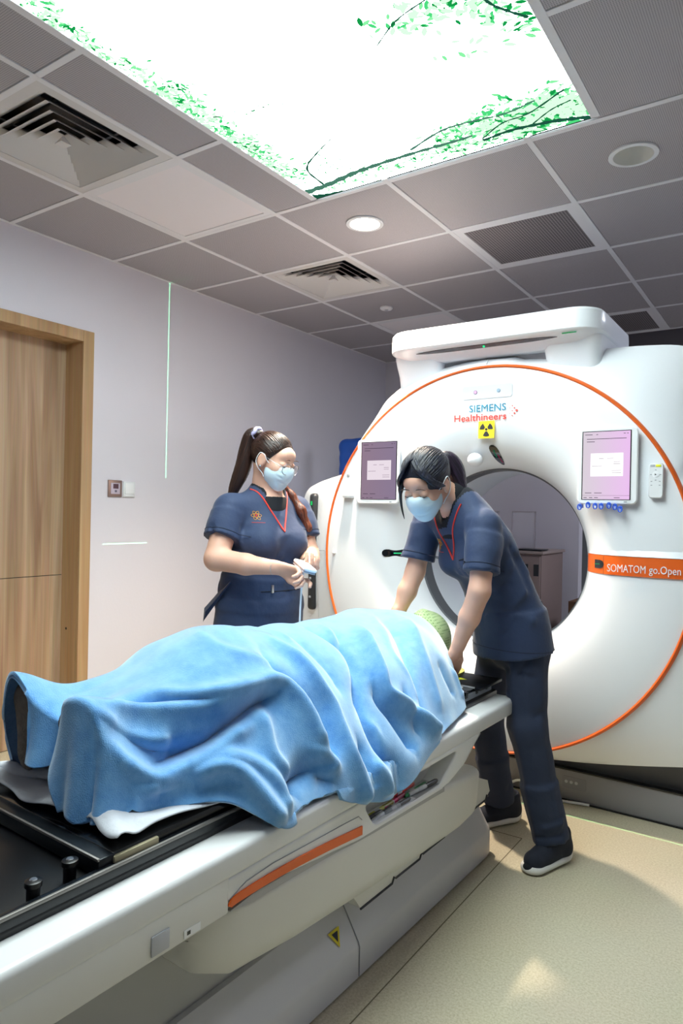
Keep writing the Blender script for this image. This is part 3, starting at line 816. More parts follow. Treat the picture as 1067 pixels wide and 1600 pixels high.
text_mesh('band_lettering', 'SOMATOM', .044, m_white, band, (2.592, BY, 1.0475), XD, ZD, width=.146)
text_mesh('band_lettering', 'go.Open', .044, m_white, band, (2.752, BY-.0005, 1.0495), XD, ZD, width=.115)
wn = face_patch('laser_window', [(2.527, 1.055), (2.527, 1.09), (2.553, 1.09), (2.565, 1.086), (2.572, 1.0725), (2.565, 1.059), (2.553, 1.055)], .0085, m_glassblk, band)
box('cross_line', (2.53, on_face(2.55, 1.072)-.0105, 1.0715), (2.57, on_face(2.55, 1.072)-.009, 1.0735), emat('cross_green', '#39c878', .7), wn)
strip('band_joint', [(2.578, BY+.001, 1.034), (2.578, BY+.001, 1.11)], .0008, m_dark, band)
# small ledge the band sits under
lv = [[], [], []]
for x in xs:
    y = (face_y(x) if x <= .862 else 1.70+(x-.862)*.37)
    lv[0].append((GX+x, y+.004, 1.150)); lv[1].append((GX+x, y-.0085, 1.1125)); lv[2].append((GX+x, y+.004, 1.1112))
loft('band_ledge', lv, m_gan, ct, cap=False, closed=False, angle=30)

# ------------------------------------------------------------------ tablets docked on the gantry
def tablet(x0, x1, z0, z1, sx0, sx1, sz0, sz1, label, tint):
    t = thing('control_tablet', label, 'tablet', ((x0+x1)/2, 1.69, z0), 'touch tablets docked on the gantry')
    y0 = 1.662
    def rr_(x0, x1, z0, z1, r, y, n=5):
        P = []
        for cx, cz, a in ((x0+r, z0+r, PI), (x1-r, z0+r, 1.5*PI), (x1-r, z1-r, 0), (x0+r, z1-r, .5*PI)):
            for k in range(n+1): t_ = a+.5*PI*k/n; P.append((cx+r*math.cos(t_), y, cz+r*math.sin(t_)))
        return P
    loft('housing', [rr_(x0+.02, x1-.02, z0+.03, z1-.02, .02, 1.695), rr_(x0+.004, x1-.004, z0+.004, z1-.004, .02, 1.682), rr_(x0, x1, z0, z1, .022, 1.674), rr_(x0, x1, z0, z1, .022, y0+.004), rr_(x0+.004, x1-.004, z0+.004, z1-.004, .019, y0)], m_white, t, angle=40)
    box('bezel', (sx0-.004, y0-.0012, sz0-.002), (sx1+.004, y0+.001, sz1+.003), m_black, t)
    sc = box('screen', (sx0, y0-.002, sz0), (sx1, y0, sz1), tint, t)
    w, h = sx1-sx0, sz1-sz0
    yy = y0-.0028
    md = emat('dialog_white', '#ffffff', 1.15) if x0 > 2 else emat('dialog_pink', '#f3e6f0', .85)
    mi = emat('ui_ink', '#6b5a74', .35); mb = emat('ui_line', '#b493b4', .5)
    dl = box('dialog', (sx0+.17*w, yy, sz0+.34*h), (sx0+.86*w, y0-.001, sz0+.68*h), md, sc)
    for u0, u1, q in ((.35, .45, .60), (.52, .66, .60), (.66, .8, .55), (.66, .8, .52), (.2, .42, .49), (.62, .82, .42), (.62, .82, .385)):
        box('dialog_line', (sx0+u0*w, yy-.0006, sz0+q*h), (sx0+u1*w, yy, sz0+(q+.006)*h), mb, dl)
    for u0, u1, q in ((.04, .2, .955), (.28, .32, .955), (.86, .9, .96), (.93, .96, .96), (.08, .92, .89), (.08, .25, .85), (.06, .2, .09), (.26, .42, .09), (.03, .1, .02), (.15, .22, .02), (.26, .34, .02), (.68, .8, .02)):
        box('screen_line', (sx0+u0*w, y0-.0027, sz0+q*h), (sx0+u1*w, y0-.0015, sz0+(q+.008)*h), mi, sc)
    box('rule', (sx0, y0-.0026, sz0+.055*h), (sx1, y0-.0015, sz0+.059*h), mb, sc)
    box('maker_mark', (x1-.05, y0-.0008, z0+.008), (x1-.038, y0+.001, z0+.012), m_grey, t)
def screen_mat(name, c0, c1, s):
    m = bpy.data.materials.new(name); m.use_nodes = True; nt = m.node_tree; nt.nodes.clear()
    tc = nt.nodes.new('ShaderNodeTexCoord'); sp_ = nt.nodes.new('ShaderNodeSeparateXYZ'); r = nt.nodes.new('ShaderNodeValToRGB')
    r.color_ramp.elements[0].color = (*lin(c0), 1); r.color_ramp.elements[1].color = (*lin(c1), 1)
    e = nt.nodes.new('ShaderNodeEmission'); e.inputs[1].default_value = s; o = nt.nodes.new('ShaderNodeOutputMaterial')
    L = nt.links.new; L(tc.outputs['Generated'], sp_.inputs[0]); L(sp_.outputs[0], r.inputs[0]); L(r.outputs[0], e.inputs[0]); L(e.outputs[0], o.inputs[0])
    return m
tablet(1.378, 1.622, 1.311, 1.632, 1.408, 1.606, 1.334, 1.616, 'white tablet with a dim mauve screen on the left side of the gantry face', screen_mat('screen_dim', '#947e90', '#8c7c96', .9))
tablet(2.472, 2.707, 1.321, 1.632, 2.494, 2.678, 1.341, 1.617, 'white tablet with a bright pink screen on the right side of the gantry face', screen_mat('screen_pink', '#cfc6cf', '#e0b8e4', 1.05))
# remote control on the right
t = thing('remote_control', 'slim white remote control with a yellow key right of the pink-screened tablet', 'remote control', (2.772, 1.69, 1.347))
def rrz(x0, x1, z0, z1, r, y, n=4):
    P = []
    for cx, cz, a in ((x0+r, z0+r, PI), (x1-r, z0+r, 1.5*PI), (x1-r, z1-r, 0), (x0+r, z1-r, .5*PI)):
        for k in range(n+1): t_ = a+.5*PI*k/n; P.append((cx+r*math.cos(t_), y, cz+r*math.sin(t_)))
    return P
a = (2.746, 2.800, 1.347, 1.485)
loft('housing', [rrz(a[0]+.004, a[1]-.004, a[2]+.004, a[3]-.004, .01, 1.692), rrz(*a, .012, 1.685), rrz(*a, .012, 1.673), rrz(a[0]+.003, a[1]-.003, a[2]+.003, a[3]-.003, .01, 1.669)], m_white2, t)
yr = 1.669
box('yellow_key', (2.772, yr-.0018, 1.470), (2.791, yr+.001, 1.479), M('key_yellow', '#e8ea2c', .5), t, .001)
box('grey_key', (2.752, yr-.0012, 1.470), (2.768, yr+.001, 1.479), m_lgrey, t, .001)
v, f = tube_geo([(2.772, yr+.001, 1.440), (2.772, yr-.0015, 1.440)], .0125, 24); wh = pyd('dial', v, f, M('dial_white', '#f1f2f6', .4), t)
v, f = tube_geo([(2.772, yr-.001, 1.440), (2.772, yr-.0025, 1.440)], .0098, 24); pyd('dial_cap', v, f, m_white, wh)
pyd('play_mark', [(2.769, yr-.003, 1.4435), (2.769, yr-.003, 1.4365), (2.776, yr-.003, 1.440)], [(0, 1, 2)], m_dark, wh)
for x, z in ((2.757, 1.413), (2.787, 1.413), (2.757, 1.398), (2.787, 1.398), (2.755, 1.44), (2.789, 1.44), (2.772, 1.418), (2.772, 1.458)):
    box('key', (x-.003, yr-.0012, z-.0012), (x+.003, yr+.001, z+.0012), m_grey, t)
# blue clips under the right tablet
for i, (x, z, r_) in enumerate(((2.487, 1.309, .1), (2.521, 1.317, -.2), (2.549, 1.313, .5), (2.573, 1.313, -.3), (2.603, 1.316, .15), (2.626, 1.311, -.45), (2.646, 1.302, .4))):
    lab = ['first blue clip from the bore under the pink-screened tablet', 'second blue clip from the bore under the pink-screened tablet', 'third blue clip from the bore under the pink-screened tablet', 'middle blue clip of the seven under the pink-screened tablet', 'third blue clip from the right under the pink-screened tablet', 'second blue clip from the right under the pink-screened tablet', 'rightmost and lowest blue clip under the pink-screened tablet'][i]
    t = thing('blue_clip', lab, 'clip', (x, 1.66, z), 'blue clips along the tablet edge')
    m_bc = M('clip_blue', '#2f5fd6', .35)
    y = 1.658 if i else 1.70
    y = 1.650
    pts = [(x+.0075*math.cos(2*PI*k/16+r_)*1.0, y, z+.0115*math.sin(2*PI*k/16+r_)) for k in range(17)]
    tube('loop', pts, .0026, m_bc, t, 6)
    box('jaw', (x-.003, y-.002, z-.004), (x+.003, 1.676 if i else 1.70, z+.012), m_bc, t, .001)
    box('pad', (x-.0025, y-.003, z-.006), (x+.0045, y, z+.001), m_white2 if i == 2 else M('clip_light_blue', '#9fb4ee', .4), t, .001)
# ================================================================== patient table (own frame: a across, b along to the gantry, z up)
BEDM = Matrix.Translation((2.060, 1.2, 0)) @ Matrix.Rotation(math.radians(-1.7), 4, 'Z')
def bed(o): o.data.transform(BEDM); o.data.update(); return o
def BW(a, b, z): return BEDM @ Vector((a, b, z))
m_tab = M('table_white', '#e2e3e4', .32, coat=.15)
m_tab2 = M('table_white_lower', '#d9d8d4', .4)
m_tabgrey = M('table_grey_inset', '#a9a9ab', .45)
tb = thing('patient_table', 'long white CT patient table with an orange side stripe and chamfered base', 'patient table', tuple(BW(0, -.8, 0)))
bed(box('tabletop', (-.335, -2.55, .541), (.335, .025, .60), m_tab, tb, .014, 4))
def extr(name, loop, x0, x1, mat, parent, holes=(), bev=0):
    """extrude a (b,z) outline, with holes, between a=x0 and a=x1"""
    bm = bmesh.new(); es = []
    for L in (loop,)+tuple(holes):
        vs = [bm.verts.new((x0, p[0], p[1])) for p in L]
        es += [bm.edges.new((vs[i], vs[(i+1) % len(vs)])) for i in range(len(vs))]
    r = bmesh.ops.triangle_fill(bm, use_beauty=True, use_dissolve=True, edges=es)
    fs = [g for g in bm.faces]
    e = bmesh.ops.extrude_face_region(bm, geom=fs)
    for v in [g for g in e['geom'] if isinstance(g, bmesh.types.BMVert)]: v.co.x = x1
    if bev:
        eds = [q for q in bm.edges if len(q.link_faces) == 2 and q.calc_face_angle() > .5 and abs(q.verts[0].co.x-x1) < 1e-5 and abs(q.verts[1].co.x-x1) < 1e-5]
        bmesh.ops.bevel(bm, geom=eds, offset=bev, segments=3, profile=.5, affect='EDGES')
    return bed(from_bm(name, bm, mat, parent, True, 35))
def rnd_loop(P, r, n=4):
    out = []
    for i, p in enumerate(P):
        p = Vector((*p, 0)); q0 = Vector((*P[i-1], 0)); q1 = Vector((*P[(i+1) % len(P)], 0))
        rr = min(r, (q0-p).length*.45, (q1-p).length*.45)
        A = p+(q0-p).normalized()*rr; B = p+(q1-p).normalized()*rr
        out += [tuple(x)[:2] for x in bez((A, p, B), n)]
    return out
niche = rnd_loop([(-.972, .528), (-.925, .463), (-.565, .455), (-.452, .528)], .02)
wallR = rnd_loop([(-1.50, .545), (-1.47, .50), (-1.0, .452), (-.53, .440), (-.40, .47), (-.27, .545)], .02)
extr('side_wall', wallR, .27, .331, m_tab, tb, (niche,), .006)
extr('side_wall', wallR, -.27, -.331, m_tab, tb)
bed(box('niche_back', (-.27, -1.46, .44), (.272, -.32, .541), m_tab2, tb))
bed(box('niche_floor', (.27, -.97, .452), (.328, -.55, .458), m_tabgrey, tb))
# skirts of the foot end
for s_ in (1, -1):
    bed(box('skirt', (min(.318*s_, .333*s_), -2.55, .476), (max(.318*s_, .333*s_), -1.45, .55), m_tab2, tb, .005, 3))
bed(box('underside', (-.32, -2.53, .50), (.32, -1.45, .545), M('underside_grey', '#8d8b84', .6), tb))
# hull
rings = []
for b_, zt, zb, w in ((-1.515, .455, .43, .20), (-1.50, .475, .37, .275), (-1.47, .482, .335, .305), (-1.40, .48, .305, .322), (-1.2, .468, .284, .326), (-.9, .455, .262, .326), (-.6, .445, .24, .322), (-.35, .42, .225, .316), (-.235, .405, .222, .305), (-.205, .395, .235, .29), (-.195, .38, .25, .27)):
    P = []
    for s_ in (1, -1):
        prof = [(w-.02, zt), (w, zt-.012), (w, zt-.05), (w-.008, zb+.05), (w-.03, zb+.012), (w-.06, zb)]
        prof = [tuple(p) for p in catmull(prof, 3)]
        if s_ < 0: prof = prof[::-1]
        P += [(s_*x, b_, z) for x, z in prof]
    rings.append(P)
bed(loft('hull', rings, m_tab2, tb, angle=45))
# lower shroud with the stepped edge
sh = [(-.92, .255), (-.88, .205)]
for k in range(5):
    b0 = -.86+.16*k; sh += [(b0+.14, .205+.008*k), (b0+.15, .22+.008*k), (b0+.16, .213+.008*k)]
sh += [(-.04, .255), (-.06, .30), (-.25, .37), (-.9, .36)]
for s_ in (1, -1):
    extr('stepped_shroud', sh, s_*.20, s_*.262, m_tab2, tb)
    bed(tube('shroud_edge', [(s_*.2635, p[0], p[1]-.003) for p in sh[1:-4]], .0032, m_dark, tb, 6))
# base with a chamfered shoulder
def base_ring(b_, k=1., top=.195):
    return [(x*k, b_, z) for x, z in ((.252, .006), (.252, .088), (.247, .100), (.212, .155), (.205, .166), (.185, top), (-.185, top), (-.205, .166), (-.212, .155), (-.247, .100), (-.252, .088), (-.252, .006))]
brs = [base_ring(-1.95, .9, .17), base_ring(-1.93, .97, .185), base_ring(-1.9, 1, .19), base_ring(-.87, 1.0), base_ring(-.865, .996), base_ring(-.86, 1.0, .2), base_ring(-.03, 1, .22), base_ring(.01, .97, .215), base_ring(.03, .9, .2)]
bed(loft('base', brs, M('table_base', '#c9c8cc', .4), tb, angle=30))
bed(tube('base_joint', [(.186, -.8645, .1955), (.206, -.8645, .166), (.213, -.8645, .155), (.248, -.8645, .100), (.2525, -.8645, .088), (.2525, -.8645, .008)], .0014, m_grey, tb, 6))
bed(box('lift_column', (-.17, -1.75, .19), (.17, -.1, .36), m_tabgrey, tb))
# orange stripe, the panel line above it and the grey inset below
def side_strip(name, pts, w0, w1, a, mat, thick=.004, n=24):
    P = catmull(pts, 8); V = []; f = []
    for i, p in enumerate(P):
        u = i/(len(P)-1); w = (w0+(w1-w0)*u)*min(1, .12+u*9)
        for dz in (w/2, -w/2):
            for aa in (a, a-thick): V.append((aa, p[0], p[1]+dz))
    for i in range(len(P)-1):
        q = 4*i; f += [(q, q+2, q+6, q+4), (q+1, q+5, q+7, q+3), (q, q+4, q+5, q+1), (q+2, q+3, q+7, q+6)]
    f += [(0, 1, 3, 2), (q+4, q+6, q+7, q+5)]
    return bed(pyd(name, V, f, mat, tb, True, 40))
side_strip('orange_stripe', [(-1.452, .492), (-1.42, .4965), (-1.3, .496), (-1.15, .487), (-.985, .472)], .016, .022, .3345, m_orange)
bed(tube('panel_line', [(.3315, -1.445, .503), (.3318, -1.40, .519), (.3318, -1.32, .523), (.3318, -1.06, .514), (.3318, -1.0, .511), (.3318, -.985, .498)], .0009, m_grey, tb, 6))
side_strip('grey_inset', [(-1.44, .474), (-1.3, .471), (-1.1, .462), (-.95, .449), (-.6, .434), (-.53, .43)], .018, .012, .3275, m_tabgrey, .01)
# small markings
bed(pyd('warning_triangle', [(.2155, -.962, .1545), (.2155, -.912, .1545), (.2385, -.937, .118), (.2385, -.938, .118)], [(0, 1, 2, 3)], M('warning_yellow', '#d8c414', .5), tb))
bed(pyd('warning_mark', [(.2195, -.95, .1495), (.2195, -.924, .1495), (.2325, -.937, .1285)], [(0, 1, 2)], m_black, tb))
bed(box('type_label', (.3335, -1.565, .482), (.3342, -1.525, .497), m_white, tb))
bed(box('label_mark', (.334, -1.558, .486), (.3346, -1.55, .493), m_dark, tb))
bed(box('hinge_bracket', (.333, -1.64, .486), (.3365, -1.60, .522), m_lgrey, tb, .002))
# cradle: black shell on the table top
bed(box('cradle', (-.262, -2.5, .598), (.262, .012, .617), m_black, tb, .006))
for s_ in (1, -1):
    x0, x1 = sorted((s_*.244, s_*.262))
    bed(box('cradle_rail', (x0, -2.5, .612), (x1, -1.0, .634), M('rail_black', '#14181d', .25), tb, .003))
    bed(box('rail_edge', (x0+(.0135 if s_ > 0 else -.0015), -2.5, .629), (x1+(.0015 if s_ > 0 else -.0135), -1.0, .6355), m_steel, tb, .001))
for a_, b_ in ((.232, -1.80), (.218, -1.725), (-.232, -1.80)):
    v, f = tube_geo([(a_, b_, .615), (a_, b_, .645), (a_, b_, .647), (a_, b_, .655), (a_, b_, .657)], [.011, .011, .014, .014, .009], 20)
    po = bed(pyd('locating_post', v, f, m_black, tb, True, 40))
    v, f = tube_geo([(a_, b_, .6565), (a_, b_, .6585)], [.007, .005], 14); bed(pyd('post_cap', v, f, m_chrome, po, True, 40))

# ------------------------------------------------------------------ black positioning board on the cradle
bd = thing('positioning_board', 'long black radiotherapy positioning board under the patient', 'positioning board', tuple(BW(0, -.8, .617)))
bed(box('board', (-.248, -1.66, .618), (.248, -.01, .652), M('carbon_black', '#0a0c10', .18, coat=.6), bd, .004))
bed(box('end_bar', (-.25, -1.69, .619), (.25, -1.655, .650), M('end_bar_metal', '#1b2026', .3, metal=.3), bd, .003))
bed(box('end_bar_edge', (-.25, -1.692, .6465), (.25, -1.687, .652), m_steel, bd, .001))
bed(box('latch', (.215, -1.66, .622), (.2545, -1.56, .646), M('latch_metal', '#b3a98c', .4, metal=.4), bd, .003))
bed(box('head_plate', (-.265, -.16, .646), (.272, .03, .656), m_black, bd, .002))
for s_ in (1, -1):
    bed(box('side_edge', (s_*.2495-.002, -.62, .621), (s_*.2495+.002, -.02, .641), M('edge_grey', '#767b83', .4), bd))
    for k in range(7):
        b_ = -.58+.085*k
        bed(box('index_notch', (s_*.249-.005, b_, .632), (s_*.249+.005, b_+.016, .6535), m_black, bd))
bed(box('front_line', (-.25, -.166, .6525), (.25, -.160, .6575), m_lgrey, bd))
for k, s_ in enumerate(('~', '4', '-')):
    p = BW(.185, -.27+.075*k, .6527); q = BEDM.to_3x3() @ Vector((1, 0, 0)); r_ = BEDM.to_3x3() @ Vector((0, 1, 0))
    text_mesh('index_mark', s_, .055, m_white, bd, tuple(p), tuple(q), tuple(r_), bold=.001)
bed(pyd('yellow_mark', [(.12, -.08, .6567), (.155, -.10, .6567), (.18, -.075, .6567), (.15, -.06, .6567)], [(0, 1, 2, 3)], M('mark_yellow', '#c8c81e', .5), bd))

# ------------------------------------------------------------------ marker pens in the side niche
pens = [(-.900, .300, .464, .11, .05, '#4a4c55', '#23252c', 'grey marker lying at the left end of the table niche'),
        (-.865, .312, .463, .12, -.06, '#c9ccd2', '#2b2d34', 'white-barrelled marker with dark cap left of the blanket corner'),
        (-.84, .295, .465, .12, .03, '#b7b14c', '#7b7430', 'olive yellow marker at the back of the table niche'),
        (-.79, .316, .463, .13, .04, '#9aa0a8', '#41454d', 'silver grey marker nearest the niche rim'),
        (-.77, .295, .465, .12, -.05, '#c2265c', '#8e1c44', 'crimson marker half under the blanket corner'),
        (-.72, .290, .478, .12, .05, '#d42a2a', '#a31d1d', 'red marker right behind the blanket corner in the niche'),
        (-.66, .300, .463, .12, .0, '#2a8f58', '#1d6a40', 'green marker just right of the blanket corner'),
        (-.635, .312, .466, .14, .10, '#c7cace', '#1a1b20', 'white marker with black cap at the right end of the niche')]
for b_, a_, z_, L, sk, c0, c1, lab in pens:
    t = thing('marker_pen', lab, 'pen', tuple(BW(a_, b_, z_)), 'marker pens in the table niche')
    d = Vector((sk, 1, .02)).normalized(); p = Vector((a_, b_, z_))
    v, f = tube_geo([p-d*L/2, p-d*(L/2-.004), p+d*.012], [.004, .0062, .0062], 12); bed(pyd('barrel', v, f, M('pen_barrel', c0, .4), t, True, 40))
    v, f = tube_geo([p+d*.012, p+d*(L/2-.008), p+d*L/2], [.0068, .0066, .0045], 12); bed(pyd('cap', v, f, M('pen_cap', c1, .35), t, True, 40))
    v, f = tube_geo([p-d*.03, p-d*.008], [.0065, .0065], 12); bed(pyd('label_band', v, f, m_lgrey, t, True, 40))

# ------------------------------------------------------------------ crumpled white sheet at the foot end
sh_ = thing('white_sheet', 'crumpled white sheet spread over the foot end of the black board', 'sheet', tuple(BW(0, -1.45, .652)))
na, nb = 90, 70; V = []; f = []
rs = np.random.RandomState(3)
for j in range(nb+1):
    for i in range(na+1):
        u, w = i/na, j/nb
        edge = -1.645+.007*math.sin(u*11)+.004*math.sin(u*23+1)
        a_ = -.29+.545*u-.010*math.sin(w*9)*u; b_ = edge+(-1.02-edge)*w
        z_ = .6555+.004*(1+math.sin(a_*23+b_*11))+.003*(1+math.sin(b_*31-a_*9+1))
        z_ += .022*math.exp(-((b_+1.60-.10*(a_-.0))/.030)**2)*(.5+.5*math.sin(a_*14+.5))+.018*math.exp(-((a_-.10+.35*(b_+1.5))/.022)**2)
        z_ += .020*math.exp(-((b_+1.52+.35*(a_+.1))/.025)**2)
        if a_ < -.25: z_ -= (-.25-a_)*.6
        V.append((a_, b_, z_))
for j in range(nb):
    for i in range(na):
        q = j*(na+1)+i; f.append((q, q+1, q+na+2, q+na+1))
o = bed(pyd('cloth', V, f, M('sheet_white', '#c3c6ce', .8, bump=(90, .15), sheen=.2), sh_, True))
md = o.modifiers.new('thick', 'SOLIDIFY'); md.thickness = .003; md.offset = 1
V = []
for i in range(41):
    u = i/40
    for k in range(10):
        t_ = 2*PI*k/10; V.append((-.27+.42*u*.45+.0, -1.60+.06*u+.018*math.cos(t_)+.006*math.sin(u*13), .668+.010*math.sin(t_)+.004*math.sin(u*9)))
f = [(i*10+k, i*10+(k+1) % 10, (i+1)*10+(k+1) % 10, (i+1)*10+k) for i in range(40) for k in range(10)]
bed(pyd('rolled_edge', V, f, M('sheet_fold', '#c3c6ce', .8, bump=(90, .15)), sh_, True))
# ================================================================== blanket draped over the patient (bed frame a, b, z)
BL_B = [-1.66, -1.50, -1.40, -1.30, -1.18, -1.03, -.85, -.74, -.55, -.35, -.2, -.08]
BL_S = [
 [(-.33, .62), (-.25, .67), (-.19, .80), (-.125, .912), (-.06, .855), (-.01, .80), (.05, .885), (.10, .885), (.14, .80), (.165, .71), (.18, .668)],
 [(-.34, .61), (-.27, .66), (-.20, .79), (-.12, .865), (-.06, .855), (0, .845), (.06, .86), (.11, .84), (.15, .77), (.185, .70), (.205, .668)],
 [(-.34, .605), (-.28, .66), (-.21, .80), (-.12, .875), (-.05, .885), (.02, .885), (.09, .875), (.15, .83), (.20, .75), (.245, .68), (.272, .656)],
 [(-.345, .60), (-.28, .67), (-.21, .83), (-.12, .915), (-.04, .935), (.04, .935), (.11, .91), (.18, .85), (.24, .76), (.305, .665), (.340, .592)],
 [(-.345, .60), (-.285, .67), (-.21, .86), (-.12, .935), (-.04, .955), (.04, .95), (.12, .92), (.19, .86), (.25, .77), (.31, .66), (.332, .612)],
 [(-.345, .60), (-.29, .68), (-.22, .85), (-.13, .915), (-.05, .935), (.04, .93), (.12, .90), (.20, .84), (.265, .74), (.335, .622), (.348, .56)],
 [(-.345, .60), (-.29, .68), (-.22, .84), (-.13, .905), (-.05, .92), (.04, .915), (.13, .885), (.21, .82), (.28, .72), (.344, .612), (.352, .525)],
 [(-.345, .60), (-.29, .68), (-.225, .835), (-.135, .90), (-.05, .915), (.04, .91), (.13, .88), (.21, .815), (.28, .72), (.343, .613), (.352, .555)],
 [(-.345, .60), (-.29, .68), (-.23, .83), (-.14, .895), (-.05, .908), (.04, .90), (.13, .87), (.21, .81), (.265, .72), (.31, .635), (.327, .608)],
 [(-.34, .605), (-.29, .68), (-.235, .82), (-.14, .895), (-.05, .91), (.04, .90), (.13, .865), (.20, .80), (.24, .72), (.268, .66), (.29, .614)],
 [(-.33, .62), (-.28, .70), (-.22, .80), (-.14, .872), (-.05, .885), (.03, .875), (.10, .84), (.155, .78), (.195, .715), (.225, .66), (.248, .622)],
 [(-.33, .62), (-.28, .69), (-.21, .77), (-.14, .83), (-.05, .845), (.03, .84), (.10, .81), (.15, .76), (.19, .70), (.22, .655), (.24, .625)]]
BL_B0 = [-1.5, -1.56, -1.625, -1.65, -1.635, -1.60, -1.63, -1.615, -1.60, -1.56, -1.53]
BL_B1 = [-.32, -.30, -.27, -.23, -.205, -.19, -.19, -.205, -.23, -.26, -.29]
def cr1(x, xs, ys):
    """smooth (monotone-ish cubic) interpolation of ys (k, ...) at x"""
    xs = np.asarray(xs, float); ys = np.asarray(ys, float)
    m = np.gradient(ys, xs, axis=0)
    i = np.clip(np.searchsorted(xs, x)-1, 0, len(xs)-2)
    h = xs[i+1]-xs[i]; t = np.clip((x-xs[i])/h, 0, 1)
    sh = (slice(None),)+(None,)*(ys.ndim-1)
    t = t[sh]; h = h[sh]
    return (2*t**3-3*t**2+1)*ys[i]+(t**3-2*t**2+t)*h*m[i]+(-2*t**3+3*t**2)*ys[i+1]+(t**3-t**2)*h*m[i+1]
def blanket_base(nu, nv):
    kv = np.arange(11.); v = np.linspace(0, 10, nv); u = np.linspace(0, 1, nu)
    b0 = cr1(v, kv, BL_B0); b1 = cr1(v, kv, BL_B1)
    S_ = np.array(BL_S)                                   # (nb, 11, 2)
    Sv = np.stack([cr1(v, kv, s_) for s_ in S_])          # (nb, nv, 2)
    P = np.zeros((nu, nv, 3))
    for j in range(nv):
        b = b0[j]+(b1[j]-b0[j])*u
        q = cr1(b, BL_B, Sv[:, j, :])
        P[:, j, 0] = q[:, 0]; P[:, j, 1] = b; P[:, j, 2] = q[:, 1]
    return P
